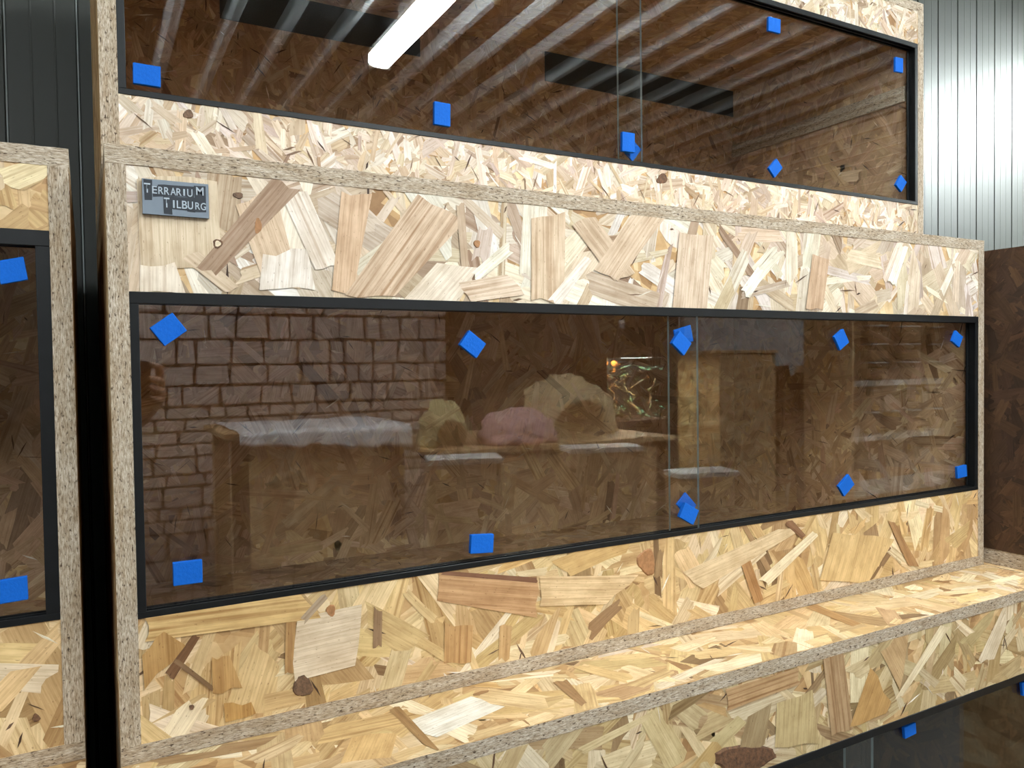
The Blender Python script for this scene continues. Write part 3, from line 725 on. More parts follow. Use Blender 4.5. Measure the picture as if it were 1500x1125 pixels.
# regularise to a rectangle
c = (cs[0]+cs[1]+cs[2]+cs[3])/4; e1 = (cs[1]-cs[0]+cs[2]-cs[3])/2; e2 = (cs[0]-cs[3]+cs[1]-cs[2])/2
a = e1.normalized(); b = Vector((-a.z, 0, a.x)); hw, hh = e1.length/2, e2.length/2
FR = Matrix(((a.x, b.x, 0, c.x), (0, 0, -1, -.0045), (a.z, b.z, 0, c.z), (0, 0, 0, 1)))   # local u, v, out
def PP(mb, name, mat, **k):
    o = mb.build(name, mat, pl, **k); o.matrix_parent_inverse = pinv; return o
mb = MB(); mb.box(-hw, hw, -hh, hh, -.0038, -.0006, mat=FR); PP(mb, 'plate_body', M['plate_side'])
mb = MB(); mb.box(-hw, hw, -hh, hh, -.0006, 0, mat=FR); PP(mb, 'plate_face', M['plate'])
def uv_of(x_, y_):
    q = PX(x_, y_) - c; return q.dot(a), q.dot(b)
def patch(pts, k):
    P = [uv_of(*q) for q in pts]; m = len(P)
    vs = [FR @ Vector((u_, v_, .00001)) for u_, v_ in P] + [FR @ Vector((u_, v_, .0002+k*.00004)) for u_, v_ in P]
    mb = MB(); mb.add(vs, [tuple(range(m, 2*m))] + [(i, (i+1) % m, m+(i+1) % m, m+i) for i in range(m)])
    PP(mb, 'dark_patch', M['plate_dark'])
patch([(213,130),(352,145),(352,462),(235,458)][::-1], 0)
patch([(345,232),(440,238),(440,218),(540,218),(640,228),(1010,252),(1010,430),(860,405),(640,400),(440,405),(365,408)][::-1], 1)
patch([(1005,238),(1190,248),(1200,652),(1030,645),(1020,420)][::-1], 2)
patch([(525,405),(650,410),(672,690),(538,675)][::-1], 3)
patch([(640,405),(1030,425),(1030,655),(905,640),(900,625),(665,600)][::-1], 4)
ROW_A = 'TERRARIUM'
BOX_A = [(272, 345, 195, 95), (388, 360, 240, 75), (488, 370, 255, 80), (580, 380, 262, 80), (680, 388, 270, 85), (772, 395, 280, 80), (852, 395, 290, 24), (942, 412, 292, 80), (1098, 388, 262, 115)]
ROW_B = 'TILBURG'
BOX_B = [(578, 578, 425, 85), (690, 585, 465, 24), (770, 592, 472, 65), (860, 600, 475, 80), (950, 608, 485, 80), (1065, 612, 502, 75), (1152, 622, 508, 80)]
for ch, (cx, yb_, yt_, wpx) in list(zip(ROW_A, BOX_A)) + list(zip(ROW_B, BOX_B)):
    cu = bpy.data.curves.new('letter', 'FONT'); cu.body = ch; cu.size = 1.0; cu.offset = 0.012; cu.extrude = 0
    ob = bpy.data.objects.new('letter_source', cu); COL.objects.link(ob)
    dg = bpy.context.evaluated_depsgraph_get(); me = bpy.data.meshes.new_from_object(ob.evaluated_get(dg))
    bpy.data.objects.remove(ob); bpy.data.curves.remove(cu)
    xs = [v.co.x for v in me.vertices]; ys = [v.co.y for v in me.vertices]
    u0, v0 = uv_of(cx-wpx/2, yb_); u1, v1 = uv_of(cx+wpx/2, yt_); um, vt = uv_of(cx, yt_); _, vb = uv_of(cx, yb_)
    for v in me.vertices:
        fx = (v.co.x-min(xs))/(max(xs)-min(xs)); fy = (v.co.y-min(ys))/(max(ys)-min(ys))
        v.co = FR @ Vector((um+(fx-.5)*(u1-u0), vb+(vt-vb)*fy, .00055))
    me.materials.clear(); me.materials.append(M['letter'])
    o = bpy.data.objects.new('letter', me); COL.objects.link(o); o.parent = pl; o.matrix_parent_inverse = pinv
#ROOM
# ------------------------------------------------------------------ the room the glass mirrors
G2 = .007
def rf(px, py, yv):                 # a pixel of the mirrored room -> the real point, yv behind the glass plane
    p = at(px, py, 1, yv); return Vector((p.x, G2-yv, p.z))
M['stone'] = simple('stone', lin(196, 180, 172), 0.85, var=.3, scale=22, bump=.6)
M['mortar'] = simple('stone_backing', lin(80, 70, 66), 0.9)
M['cloth'] = simple('white_sheet', (0.85, 0.85, 0.88), 0.5, var=.05, scale=20)
M['darkwood'] = simple('dark_wood', lin(58, 40, 30), 0.6, var=.3, scale=8)
M['rock_green'] = simple('mossy_rock', lin(190, 178, 128), 0.85, var=.45, scale=24, bump=.8)
M['rock_pink'] = simple('pink_rock', lin(214, 168, 168), 0.85, var=.25, scale=26, bump=.8)
M['rock_beige'] = simple('beige_rock', lin(214, 192, 150), 0.85, var=.3, scale=20, bump=.8)
M['card'] = simple('cardboard', lin(168, 128, 84), 0.8, var=.08, scale=12)
M['card_in'] = simple('cardboard_inside', lin(150, 112, 74), 0.85, var=.08, scale=12)
M['label'] = simple('price_label', (0.8, 0.8, 0.78), 0.5, var=.02)
M['jarstuff'] = simple('dried_mix', lin(150, 112, 76), 0.8, var=.5, scale=160)
M['lid'] = simple('jar_lid', lin(186, 186, 182), 0.4)
M['shelf'] = simple('grey_shelf', lin(150, 150, 146), 0.5)
M['skin'] = simple('skin', lin(206, 158, 130), 0.5, var=.06, scale=30)
M['jacket'] = simple('dark_jacket', lin(62, 52, 46), 0.85, var=.2, scale=60, bump=.2)
M['jeans'] = simple('dark_jeans', lin(40, 46, 60), 0.9, var=.2, scale=80)
M['hair'] = simple('brown_hair', lin(52, 38, 28), 0.6, var=.3, scale=90)
M['phone'] = simple('phone_back', (0.02, 0.02, 0.024), 0.15)
M['lensglass'] = simple('lens_dark', (0.01, 0.01, 0.014), 0.05)
M['eyewhite'] = simple('eye_white', (0.75, 0.73, 0.7), 0.2)
M['orange_glow'] = mat_emit('warm_spot', (1.0, 0.6, 0.28, 1), 1500)
M['white_glow'] = mat_emit('cool_led', (0.75, 1.0, 0.95, 1), 420)
M['branch'] = simple('pale_branch', lin(200, 176, 130), 0.7, var=.25, scale=60, bump=.4)
M['leaf'] = simple('plastic_leaf', lin(110, 170, 130), 0.45, var=.25, scale=30)
M['leaf_warm_lit'] = simple('warm_lit_leaf', lin(236, 176, 96), 0.5, var=.25, scale=30)
M['sub'] = simple('bark_substrate', lin(70, 48, 32), 0.9, var=.5, scale=90, bump=.8)
M['clear'] = mat_glass('clear_plastic', (0.95, 0.96, 0.96), 0.04)
M['door'] = simple('grey_door', lin(176, 180, 180), 0.4, var=.02)
M['dframe'] = simple('dark_door_frame', lin(60, 58, 58), 0.5)

def kids(root, *objs):
    inv = Matrix.Translation(-Vector(root.location))
    for o in objs: o.parent = root; o.matrix_parent_inverse = inv

# stone backdrop: every stone its own piece
r = tag(empty('stone_backdrop', (.95, -3.2, ZF)), 'tall backdrop panel of rough grey-brown stones', 'stone panel')
sx0, sx1, sz1 = .16, 1.77, .98
kids(r, MB().box(sx0, sx1, -3.26, -3.2, ZF, sz1).build('backing_board', M['mortar']))
rnd = random.Random(5)
shapes = []
for k in range(6):
    bm = bmesh.new(); bmesh.ops.create_cube(bm, size=1.0); bmesh.ops.bevel(bm, geom=list(bm.edges), offset=.09, segments=1, affect='EDGES')
    for v in bm.verts: v.co += Vector((rnd.uniform(-.04, .04), rnd.uniform(-.12, .12), rnd.uniform(-.05, .05)))
    me = bpy.data.meshes.new('stone'); bm.to_mesh(me); bm.free(); me.materials.append(M['stone']); shapes.append(me)
z = ZF+.005; inv = Matrix.Translation(-Vector(r.location))
while z < sz1-.05:
    h = rnd.choice((.06, .085, .1, .125)); h = min(h, sz1-z); xx = sx0+.004
    while xx < sx1-.03:
        w = rnd.uniform(.07, .20); w = min(w, sx1-.004-xx)
        if sx1-.004-(xx+w) < .05: w = sx1-.004-xx
        o = bpy.data.objects.new('stone', rnd.choice(shapes)); COL.objects.link(o)
        dp = rnd.uniform(.022, .05)
        o.parent = r; o.matrix_parent_inverse = inv
        o.location = (xx+w/2, -3.2+dp/2-.004, z+h/2); o.scale = (w-.013, dp, h-.012)
        xx += w
    z += h

def cabinet(name, label, cat, x0, x1, y0, y1, z1, mat, doors=2, knob=True):
    """y1 is the side facing the terrariums."""
    r = tag(empty(name, ((x0+x1)/2, (y0+y1)/2, ZF)), label, cat); ps = []
    mb = MB(); mb.box(x0, x0+T, y0, y1, ZF, z1-T); mb.box(x1-T, x1, y0, y1, ZF, z1-T); mb.box(x0+T, x1-T, y0, y0+T, ZF, z1-T); mb.box(x0+T, x1-T, y0, y1, ZF, ZF+.06)
    ps.append(mb.build('cabinet_body', mat)); ps.append(MB().box(x0-.004, x1+.004, y0, y1+.022, z1-T, z1).build('cabinet_top', mat, bevel=.002))
    w = (x1-x0-2*T)/doors
    for k in range(doors):
        a = x0+T+k*w
        d = MB().box(a+.002, a+w-.002, y1-T, y1+.002, ZF+.065, z1-T-.003).build('door', mat, bevel=.002); ps.append(d)
        if knob:
            kx = a+w-.05 if k % 2 == 0 else a+.05
            mb = MB(); mb.tube([(kx, y1+.002, -.1), (kx, y1+.014, -.1), (kx, y1+.028, -.1)], [.006, .006, .013], 10); mb.build('door_knob', M['dframe'], d)
    kids(r, *ps); return r
cabinet('cupboard', 'added dark double-door cupboard filling the unlit area beside the stone backdrop', 'cupboard', 1.80, 2.78, -3.3, -2.98, .90, M['darkwood'])  # added cupboard in place of an unlit dark part of the room
p0, p1 = rf(1058, 512, 2.6), rf(1140, 512, 2.6)
cabinet('wooden_cabinet', 'tall plain chipboard cabinet standing before the white cladding', 'cabinet', p0.x, p1.x, -2.98, -2.6, .45, M['osb'], 1, False)

def pedestal(x, y, z, hw, hd, ang, label):
    r = tag(empty('pedestal', (x, y, ZF)), label, 'pedestal', 'square chipboard pedestals'); r.rotation_euler.z = ang
    H = z-ZF
    for nm, bx in (('front_panel', (-hw, hw, hd-T, hd, 0, H-T)), ('back_panel', (-hw, hw, -hd, -hd+T, 0, H-T)), ('side_panel', (-hw, -hw+T, -hd+T, hd-T, 0, H-T)), ('side_panel', (hw-T, hw, -hd+T, hd-T, 0, H-T)), ('pedestal_top', (-hw-.003, hw+.003, -hd-.003, hd+.003, H-T, H))):
        MB().box(*bx).build(nm, M['white'] if nm == 'pedestal_top' else M['osb'], r, bevel=.0015, seg=1)  # white top carries the bright overhead light in its colour
pedestal(.985, -1.30, .105, .11, .065, .32, 'chipboard pedestal, top whitened as if brightly lit, in front of the cloth-covered table')
pedestal(1.50, -1.30, .105, .125, .06, .3, 'chipboard pedestal, top whitened as if brightly lit, in front of the pink slab rock')
pedestal(1.88, -1.22, 0.0, .115, .065, .3, 'low chipboard pedestal, top whitened as if brightly lit, near the big arched rock')

def table(name, label, x0, x1, y0, y1, z, mat, skirt=.1):
    r = tag(empty(name, ((x0+x1)/2, (y0+y1)/2, ZF)), label, 'table'); ps = []
    ps.append(MB().box(x0, x1, y0, y1, z-.022, z).build('table_top', mat, bevel=.002, seg=1))
    for a in (x0+.03, x1-.09):
        for b in (y0+.03, y1-.09): ps.append(MB().box(a, a+.06, b, b+.06, ZF, z-.0225).build('leg', mat))
    ps.append(MB().box(x0+.03, x1-.03, y1-.05, y1-.03, z-.0225-skirt, z-.0225).build('apron', mat))
    kids(r, *ps); return r
table('work_table', 'chipboard table under the white sheet', .42, 1.16, -2.75, -2.16, .14, M['osb'], .5)
table('work_table', 'long chipboard table carrying the three artificial rocks', 1.17, 2.36, -2.75, -1.92, .045, M['osb'], .5)
# sheet
nx, ny = 40, 16; vs = []; rnd = random.Random(9)
for j in range(ny+1):
    for i in range(nx+1):
        fx = i/nx; xx = .47+fx*.68; fy = j/ny
        if fy < .7:
            yy = -2.74+fy/.7*.585; zz = .1425+.006*noise.noise(Vector((xx*9, yy*9, 0)))+.004
        else:
            k = (fy-.7)/.3; drop = .05+.05*fx+.03*noise.noise(Vector((xx*14, 3, 0)))
            yy = -2.155+.012+.008*math.sin(xx*40)*k; zz = .1465-k*max(.015, drop)
        vs.append((xx, yy, zz))
mb = MB(); mb.add(vs, [(j*(nx+1)+i, j*(nx+1)+i+1, (j+1)*(nx+1)+i+1, (j+1)*(nx+1)+i) for j in range(ny) for i in range(nx)])
o = mb.build('cloth_sheet', M['cloth'], smooth=True); sm = o.modifiers.new('thick', 'SOLIDIFY'); sm.thickness = .0015
tag(o, 'crumpled white sheet draped over the chipboard table', 'sheet')

def rock(name, label, loc, size, mat, seed, arch=False, amp=.25, sc=2.2):
    bm = bmesh.new()
    bmesh.ops.create_icosphere(bm, subdivisions=4, radius=1.0)
    for v in bm.verts:
        d = v.co.normalized(); n_ = noise.fractal(d*sc+Vector((seed*3.1, 0, 0)), 1.0, 2.0, 4)
        rr = 1+amp*n_
        q = d*rr
        if q.z < -.35: q.z = -.35
        if arch:                        # hollow the side facing the terrariums into a cave mouth
            m = max(0, 1-math.hypot(q.x/.62, (q.z+.2)/.62)) if q.y > 0 else 0
            q.y -= 1.25*m**.5*max(0, q.y) if m > 0 else 0
        v.co = Vector((q.x*size[0]/2, q.y*size[1]/2, (q.z+.35)/1.35*size[2]))
    me = bpy.data.meshes.new(name); bm.to_mesh(me); bm.free(); me.materials.append(mat)
    me.polygons.foreach_set('use_smooth', [True]*len(me.polygons))
    o = bpy.data.objects.new(name, me); COL.objects.link(o); o.location = loc
    return tag(o, label, 'rock', 'artificial rocks on the long table')
rock('artificial_rock', 'rounded mossy green artificial rock with a hollow', (1.285, -2.13, .045), (.20, .2, .19), M['rock_green'], 2, True)
rock('artificial_rock', 'flat pink slab of artificial rock', (1.61, -2.08, .045), (.36, .26, .15), M['rock_pink'], 5, amp=.18)
rock('artificial_rock', 'large beige arched artificial rock with a cave mouth', (2.06, -2.38, .045), (.50, .36, .27), M['rock_beige'], 8, True)

# lit display tank with branches
tx0, tx1, ty0, ty1, tz0, tz1 = 2.47, 2.95, -2.96, -2.6, 0.0, .43
r = tag(empty('tank_stand', ((tx0+tx1)/2, (ty0+ty1)/2, ZF)), 'dark wooden stand under the lit glass tank', 'stand')
kids(r, MB().box(tx0-.01, tx1+.01, ty0, ty1+.01, -.02, -.0005).build('stand_top', M['darkwood']), MB().box(tx0, tx0+.02, ty0, ty1, ZF, -.0205).build('side_panel', M['darkwood']),
     MB().box(tx1-.02, tx1, ty0, ty1, ZF, -.0205).build('side_panel', M['darkwood']), MB().box(tx0+.0205, tx1-.0205, ty1-.03, ty1-.01, ZF, -.0205).build('door', M['darkwood']))
r = tag(empty('glass_tank', ((tx0+tx1)/2, (ty0+ty1)/2, tz0)), 'lit glass tank with bare branches and green leaves', 'tank')
ps = []
for bx in ((tx0, tx1, ty1-.004, ty1, tz0+.006, tz1-.02), (tx1-.004, tx1, ty0+.006, ty1-.005, tz0+.006, tz1-.02)):
    ps.append(MB().box(*bx).build('glass_pane', M['glass']))
ps.append(MB().box(tx0, tx0+.004, ty0+.006, ty1-.005, tz0+.006, tz1-.02).build('side_panel', M['black']))
ps.append(MB().box(tx0, tx1, ty0, ty0+.005, tz0+.006, tz1-.02).build('back_panel', M['black']))
ps.append(MB().box(tx0, tx1, ty0, ty1, tz0, tz0+.005).build('tank_base', M['black']))
mb = MB(); mb.box(tx0, tx1, ty1-.02, ty1+.002, tz1-.02, tz1); mb.box(tx0, tx1, ty0, ty0+.02, tz1-.02, tz1); mb.box(tx0, tx0+.02, ty0+.02, ty1-.02, tz1-.02, tz1); mb.box(tx1-.02, tx1, ty0+.02, ty1-.02, tz1-.02, tz1)
ps.append(mb.build('top_rim', M['black']))
ps.append(MB().box(tx0+.02, tx1-.02, ty0+.02, ty1-.02, tz1-.012, tz1-.008).build('lid', M['black']))
ps.append(MB().box(tx0+.006, tx1-.006, ty0+.008, ty1-.006, tz0+.0055, tz0+.06).build('substrate', M['sub'], bevel=.01))
ps.append(MB().box(tx0+.25, tx1-.04, -2.80, -2.74, tz1-.019, tz1-.0125).build('cool_led_strip', M['white_glow']))
mb = MB(); mb.lathe([(.040, 0.0), (.040, .004)], 14, 0, (tx0+.10, -2.72, tz1-.0175)); ps.append(mb.build('spot_lamp', M['orange_glow'], smooth=True))
rnd = random.Random(21)
for b in range(7):
    x_ = rnd.uniform(tx0+.06, tx1-.06); y_ = rnd.uniform(ty0+.06, ty1-.06); pts = [(x_, y_, tz0+.055)]
    for k in range(7):
        x_ = min(tx1-.03, max(tx0+.03, x_+rnd.uniform(-.05, .05))); y_ = min(ty1-.03, max(ty0+.03, y_+rnd.uniform(-.03, .03)))
        pts.append((x_, y_, pts[-1][2]+rnd.uniform(.02, .05)))
    pts = [p for p in pts if p[2] < tz1-.05]
    ps.append(MB().tube(pts, [.008-.0006*k for k in range(len(pts))], 7).build('branch', M['branch'], smooth=True))
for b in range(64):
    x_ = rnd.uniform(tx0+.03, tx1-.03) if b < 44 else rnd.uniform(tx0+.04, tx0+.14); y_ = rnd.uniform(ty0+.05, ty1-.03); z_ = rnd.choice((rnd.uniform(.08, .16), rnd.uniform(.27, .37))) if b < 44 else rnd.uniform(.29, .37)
    l = rnd.uniform(.04, .075); an = rnd.uniform(0, 6.28); el = rnd.uniform(-.6, .9)
    d = Vector((math.cos(an)*math.cos(el), math.sin(an)*math.cos(el), math.sin(el))); s_ = d.cross(Vector((0, 0, 1))).normalized()*l*.3
    p = Vector((x_, y_, z_)); n_ = s_.cross(d).normalized()*.004
    vs = [p, p+d*l*.4+s_, p+d*l, p+d*l*.4-s_, p+d*l*.45+n_]
    vs = [Vector((min(tx1-.008, max(tx0+.008, q.x)), min(ty1-.008, max(ty0+.01, q.y)), min(tz1-.03, max(.02, q.z)))) for q in vs]
    ps.append(MB().add(vs, [(0, 1, 4), (1, 2, 4), (2, 3, 4), (3, 0, 4)]).build('leaf', M['leaf_warm_lit'] if x_ < tx0+.18 and z_ > .2 else M['leaf']))  # leaves near the spot lamp coloured orange as if lit
kids(r, *ps)
bx_ = rf(911, 480, 2.75)
r = tag(empty('spray_bottle', (bx_.x, bx_.y, tz1)), 'clear plastic bottle with a white cap on the lit tank', 'bottle')
mb = MB(); mb.lathe([(.03, .0), (.032, .01), (.032, .10), (.025, .125), (.014, .14), (.014, .15)], 18); mb.build('bottle_body', M['clear'], r, smooth=True)
mb = MB(); mb.lathe([(.018, .1505), (.019, .19), (.016, .197)], 16); mb.build('bottle_cap', M['white'], r, smooth=True)

# crates and the open cardboard box
cx0, cx1 = rf(1146, 600, 2.68).x, rf(1246, 600, 2.68).x
cabinet('storage_crate', 'low chipboard crate unit under the open cardboard box', 'crate', cx0, cx1, -3.14, -2.68, .06, M['osb_mid'], 1, False)
r = tag(empty('cardboard_box', ((cx0+cx1)/2, -2.90, .0605)), 'open brown cardboard box with raised flaps', 'box')
bw, bd, bh = .21, .15, .17; ps = []
ps.append(MB().box(-bw, bw, -bd, bd, .001, .005).build('box_bottom', M['card_in'], r))
for bx in ((-bw, bw, bd-.004, bd, .005, bh), (-bw, bw, -bd, -bd+.004, .005, bh), (-bw, -bw+.004, -bd+.004, bd-.004, .005, bh), (bw-.004, bw, -bd+.004, bd-.004, .005, bh)):
    MB().box(*bx).build('box_side', M['card'], r)
for (ax_, sg, ang) in (('y', 1, -.9), ('y', -1, .25), ('x', 1, .3), ('x', -1, -1.0)):
    L_ = bw if ax_ == 'y' else bd
    m_ = (Matrix.Translation((0, sg*(bd-.002), bh)) @ Matrix.Rotation(ang*1, 4, 'X')) if ax_ == 'y' else (Matrix.Translation((sg*(bw-.002), 0, bh)) @ Matrix.Rotation(ang, 4, 'Y') @ Matrix.Rotation(math.pi/2, 4, 'Z'))
    MB().box(-L_+.005, L_-.005, -.0018, .0018, .001, .12, mat=m_).build('box_flap', M['card'], r)

# rack with jars
RV = 2.25
xa_, xb_ = rf(1252, 600, RV).x, rf(1404, 600, RV).x
ry1 = G2-RV; ry0 = ry1-.36
r = tag(empty('shop_rack', ((xa_+xb_)/2, (ry0+ry1)/2, ZF)), 'shelf rack with price labels holding rows of jars', 'rack'); ps = []
zs = [rf(1330, q, RV).z for q in (556, 634, 711)]
for a in (xa_, xb_-.02): ps.append(MB().box(a, a+.02, ry0, ry1, ZF, .95).build('rack_upright', M['osb']))
ps.append(MB().box(xa_+.0205, xb_-.0205, ry0, ry0+.012, ZF, .95).build('rack_back', M['osb_mid']))
for k, z_ in enumerate(zs + [-.68]):
    sh = MB().box(xa_+.0205, xb_-.0205, ry0+.0125, ry1, z_-.034, z_).build('shelf_board', M['shelf']); ps.append(sh)
    for q in {0: (1320,), 1: (1277, 1360), 2: (1284, 1333), 3: ()}[k]:
        lx = rf(q, 600, RV).x; MB().box(lx-.05, lx+.05, ry1+.0005, ry1+.003, z_-.032, z_-.002).build('price_label', M['label'], sh)
kids(r, *ps)
def jar(loc, rad, h, grp, label):
    j = tag(empty('storage_jar', loc), label, 'jar', grp)
    MB().lathe([(rad*.94, 0), (rad, .008), (rad, h*.86), (rad*.9, h*.9)], 14).build('jar_body', M['clear'], j, smooth=True)
    MB().lathe([(rad*.88, .004), (rad*.92, .012), (rad*.92, h*.6), (rad*.85, h*.64)], 14).build('jar_contents', M['jarstuff'], j, smooth=True)
    MB().lathe([(rad*.96, h*.905), (rad*.98, h*.93), (rad*.98, h*.99), (rad*.9, h)], 14).build('jar_lid', M['lid'], j, smooth=True)
h1 = .115
for q, cp in zip((1284, 1332, 1383), ('by the rack upright beside the cardboard box', 'between the other two stacks', 'by the rack upright away from the cardboard box')):
    for k in range(3): jar((rf(q, 560, RV+.1).x, ry1-.1, zs[0]+k*(h1+.001)), .085, h1, 'squat jars stacked on the upper rack shelf', '%s squat jar in the stack %s' % (('lowest', 'middle', 'topmost')[k], cp))
h2 = (zs[0]-.034-zs[1])*.46
for q, cp in zip((1279, 1309, 1340, 1371), ('first', 'second', 'third', 'fourth')):
    for k in range(2): jar((rf(q, 600, RV+.1).x, ry1-.1, zs[1]+k*(h2+.001)), .055, h2, 'slim jars on the middle rack shelf', '%s slim jar, %s pair counted from the upright beside the cardboard box' % (('lower', 'upper')[k], cp))
for q0, q1, cp in ((1262, 1308, 'below the first squat jar stack'), (1310, 1352, 'between the other two bins'), (1354, 1392, 'at the far upright')):
    a, b = rf(q0, 690, RV).x, rf(q1, 690, RV).x; z_ = zs[2]
    r = tag(empty('scoop_bin', ((a+b)/2, ry1-.12, z_)), 'white open-front bin on the lower rack shelf, '+cp, 'bin', 'white bins on the lower rack shelf'); w = (b-a)/2-.006
    MB().box(-w, w, -.11, .11, 0, .008).build('bin_bottom', M['lid'], r)
    MB().box(-w, w, .10, .11, .008, .06).build('bin_front', M['lid'], r)
    for s in (-1, 1):
        vs = [(s*w, -.11, .008), (s*w, .10, .008), (s*w, .10, .06), (s*w, -.02, .2), (s*w, -.11, .2)]
        vs += [(s*(w-.008), y_, z__) for _, y_, z__ in vs]
        MB().add(vs, [(0, 1, 2, 3, 4), (9, 8, 7, 6, 5)] + [(i, (i+1) % 5, 5+(i+1) % 5, 5+i) for i in range(5)]).build('bin_side', M['lid'], r)
    MB().box(-w+.009, w-.009, -.10, .095, .0085, .09).build('bin_contents', M['jarstuff'], r, bevel=.02)

# door in the far wall
d0, d1 = rf(1196, 600, 6.18).x, min(RX1-.3, rf(1196, 600, 6.18).x+.9)
dr = MB().box(d0, d1, RY0+.012, RY0+.04, ZF, 1.2).build('door_1', M['door']); struct(dr)
for bx in ((d0-.05, d0-.001, RY0+.012, RY0+.05, ZF, 1.25), (d1+.001, d1+.05, RY0+.012, RY0+.05, ZF, 1.25), (d0, d1, RY0+.012, RY0+.05, 1.201, 1.25), (d0+.02, d1-.02, RY0+.0405, RY0+.05, .62, .66)):
    MB().box(*bx).build('door_frame', M['dframe'], dr)

# ------------------------------------------------------------------ the photographer
FH = Vector((_fw.x, _fw.y, 0)).normalized(); RH = Vector((FH.y, -FH.x, 0))
BASE = Vector((CX, CY, 0)) - FH*.40 - RH*.02; BASE.z = ZF
def L2W(p): return BASE + RH*p[0] + FH*p[1] + Vector((0, 0, p[2]))
def skin(name, verts, edges, radii, mats, parent=None, sub=2, root=0, world=False):
    me = bpy.data.meshes.new(name); me.from_pydata([tuple(v) if world else tuple(L2W(v)) for v in verts], edges, [])
    o = bpy.data.objects.new(name, me); COL.objects.link(o)
    o.modifiers.new('skin', 'SKIN'); 
    if not me.skin_vertices: 
        bm = bmesh.new(); bm.from_mesh(me); bm.verts.layers.skin.verify(); bm.to_mesh(me); bm.free()
    for i, sv in enumerate(me.skin_vertices[0].data):
        rr = radii[i]; sv.radius = (rr, rr) if not hasattr(rr, '__len__') else rr; sv.use_root = (i == root)
    s_ = o.modifiers.new('sub', 'SUBSURF'); s_.levels = s_.render_levels = sub
    dg = bpy.context.evaluated_depsgraph_get(); me2 = bpy.data.meshes.new_from_object(o.evaluated_get(dg))
    bpy.data.objects.remove(o)
    me2.materials.clear()
    for m in mats: me2.materials.append(m)
    me2.polygons.foreach_set('use_smooth', [True]*len(me2.polygons)); me2.name = name
    o = bpy.data.objects.new(name, me2); COL.objects.link(o)
    if parent is not None: o.parent = parent; o.matrix_parent_inverse = Matrix.Translation(-Vector(parent.location))
    return o
pr = tag(empty('person', BASE), 'person in a dark jacket holding up a phone with both hands', 'person')
camz = CZ-ZF
HR = (.165, .375, camz-.045); HL = (-.035, .36, camz-.06)      # wrists
V_ = [(0, 0, .92), (0, 0, 1.08), (0, .01, 1.24), (0, .01, 1.38), (0, .02, 1.47), (0, .035, 1.56), (0, .05, 1.66),
      (.17, .0, 1.36), (.235, .06, 1.10), (HR[0]+.012, HR[1]-.055, HR[2]-.055),
      (-.17, .0, 1.36), (-.235, .07, 1.10), (HL[0]-.03, HL[1]-.05, HL[2]-.045),
      (.09, 0, .84), (.10, .015, .47), (.10, -.01, .09), (.105, .15, .045),
      (-.09, 0, .84), (-.10, .015, .47), (-.10, -.01, .09), (-.105, .15, .045)]
E_ = [(0, 1), (1, 2), (2, 3), (3, 4), (4, 5), (5, 6), (3, 7), (7, 8), (8, 9), (3, 10), (10, 11), (11, 12), (0, 13), (13, 14), (14, 15), (15, 16), (0, 17), (17, 18), (18, 19), (19, 20)]
R_ = [(.155, .115), (.145, .105), (.165, .12), (.14, .10), .06, (.075, .09), (.078, .095), .075, .052, .036, .075, .052, .036, .085, .06, .045, .042, .085, .06, .045, .042]
body = skin('body', V_, E_, R_, [M['jacket'], M['jeans'], M['skin'], M['black']], pr)
for p in body.data.polygons:
    c = p.center; zz = c.z-ZF
    p.material_index = 3 if zz < .095 else 1 if zz < .90 else 2 if zz > 1.475 else 0
def ell(name, c, rad, mat, n=2):
    bm = bmesh.new(); bmesh.ops.create_icosphere(bm, subdivisions=n, radius=1.0)
    Mx = Matrix(((RH.x*rad[0], FH.x*rad[1], 0, 0), (RH.y*rad[0], FH.y*rad[1], 0, 0), (0, 0, rad[2], 0), (0, 0, 0, 1)))
    Mx.translation = L2W(c); bmesh.ops.transform(bm, matrix=Mx, verts=bm.verts)
    me = bpy.data.meshes.new(name); bm.to_mesh(me); bm.free(); me.materials.append(mat); me.polygons.foreach_set('use_smooth', [True]*len(me.polygons))
    o = bpy.data.objects.new(name, me); COL.objects.link(o); o.parent = pr; o.matrix_parent_inverse = Matrix.Translation(-Vector(pr.location)); return o
for s in (-1, 1):
    ell('eye', (s*.031, .125, 1.615), (.013, .010, .008), M['eyewhite']); ell('iris', (s*.031, .1325, 1.615), (.0055, .004, .0055), M['hair']); ell('ear', (s*.083, .04, 1.60), (.012, .02, .032), M['skin'])
ell('nose', (0, .142, 1.585), (.013, .016, .024), M['skin']); ell('mouth', (0, .128, 1.54), (.024, .008, .007), M['rock_pink'])
hr = ell('hair', (0, .035, 1.66), (.088, .105, .085), M['hair'], 3)
for v in hr.data.vertices:                  # lift the fringe clear of the face
    q = Vector(v.co)-L2W((0, .035, 1.66)); f = q.dot(FH)
    if f > .05 and q.z < .035: v.co -= Vector(FH)*(f-.05)
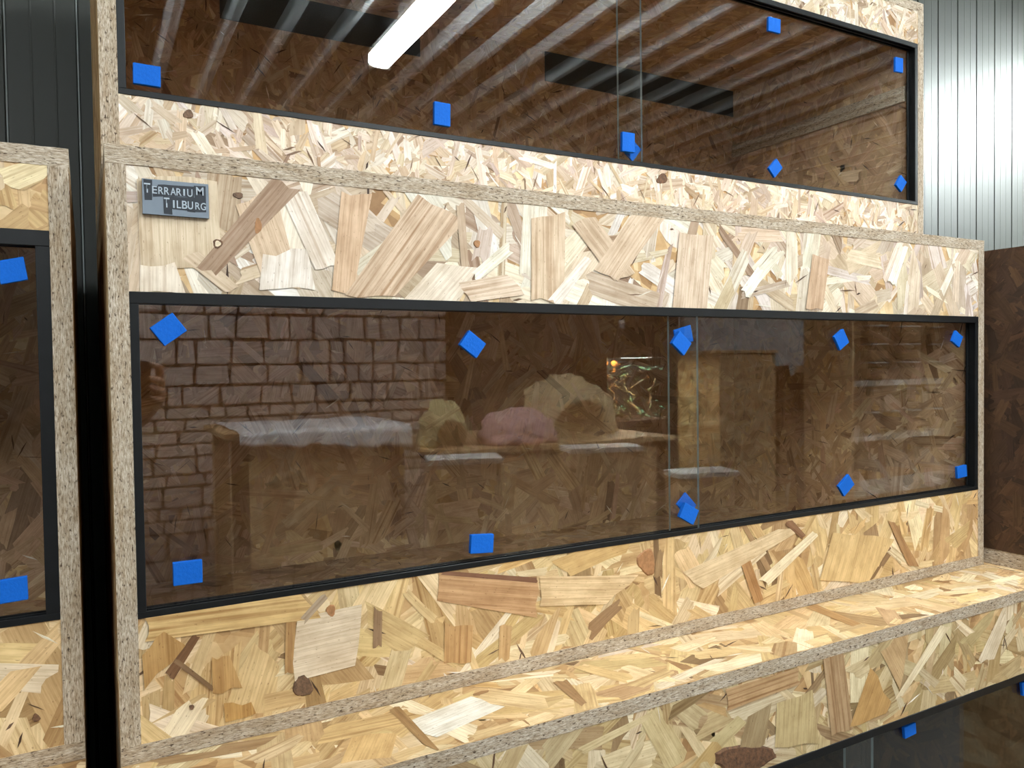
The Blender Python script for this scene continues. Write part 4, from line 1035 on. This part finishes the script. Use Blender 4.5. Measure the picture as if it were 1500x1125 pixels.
# phone: its lens sits just behind the camera point
PM = Matrix(((_r2.x, _u2.x, _fw.x, CX), (_r2.y, _u2.y, _fw.y, CY), (_r2.z, _u2.z, _fw.z, CZ), (0, 0, 0, 1)))
ph = tag(empty('mobile_phone', CAMP - _fw*.008), 'black mobile phone held sideways by the person', 'phone')
pinv2 = Matrix.Translation(-Vector(ph.location))
def PH(mb, name, mat, **k):
    o = mb.build(name, mat, ph, **k); o.matrix_parent_inverse = pinv2; return o
mb = MB(); mb.box(-.022, .136, -.058, .018, -.0125, -.0045, mat=PM); PH(mb, 'phone_body', M['phone'], bevel=.003, seg=2)
mb = MB(); mb.box(-.016, .130, -.052, .012, -.0129, -.0126, mat=PM); PH(mb, 'screen', M['lensglass'])
mb = MB(); mb.box(-.014, .018, -.010, .010, -.0044, -.0030, mat=PM); PH(mb, 'camera_bump', M['phone'], bevel=.0006, seg=1)
# hands: palm and five separate fingers gripping the phone ends, in phone coordinates (right, up, forward)
def hand(sx, wrist, palm, fingers, thumb):
    W3 = lambda p: PM @ Vector(p)
    vs = [W3(wrist), W3(tuple((a+b)/2 for a, b in zip(wrist, palm))), W3(palm)]; ed = [(0, 1), (1, 2)]; rd = [.024, (.026, .02), (.03, .017)]
    for ch, r0 in list(zip(fingers, (.0085, .009, .0085, .0075))) + [(thumb, .0095)]:
        b = 2 if ch is not thumb else 1
        for k, p in enumerate(ch):
            vs.append(W3(p)); ed.append((b, len(vs)-1)); b = len(vs)-1; rd.append(r0*(1-.1*k))
    o = skin('hand', vs, ed, rd, [M['skin']], pr, 2, 0, True); return o
wr = Vector(PM.inverted() @ L2W((HR[0]+.012, HR[1]-.055, HR[2]-.055))); wl = Vector(PM.inverted() @ L2W((HL[0]-.03, HL[1]-.05, HL[2]-.045)))
hand(1, wr, (.150, -.060, -.022), [[(.158, -.012, -.010), (.150, .006, .004), (.122, .012, .006)], [(.160, -.028, -.006), (.146, -.022, .008), (.118, -.016, .007)], [(.158, -.045, -.006), (.144, -.040, .008), (.118, -.036, .007)], [(.154, -.062, -.008), (.142, -.060, .007), (.120, -.056, .006)]],
     [(.140, -.060, -.030), (.126, -.040, -.024), (.112, -.026, -.0215)])
hand(-1, wl, (-.042, -.062, -.022), [[(-.044, -.016, -.012), (-.038, .010, -.008), (-.030, .026, -.008)], [(-.048, -.034, -.008), (-.036, -.034, .004), (-.018, -.034, .004)], [(-.046, -.048, -.008), (-.034, -.048, .004), (-.016, -.048, .004)], [(-.044, -.062, -.010), (-.032, -.062, .003), (-.018, -.064, .003)]],
     [(-.030, -.062, -.030), (-.014, -.044, -.024), (.0, -.032, -.0215)])
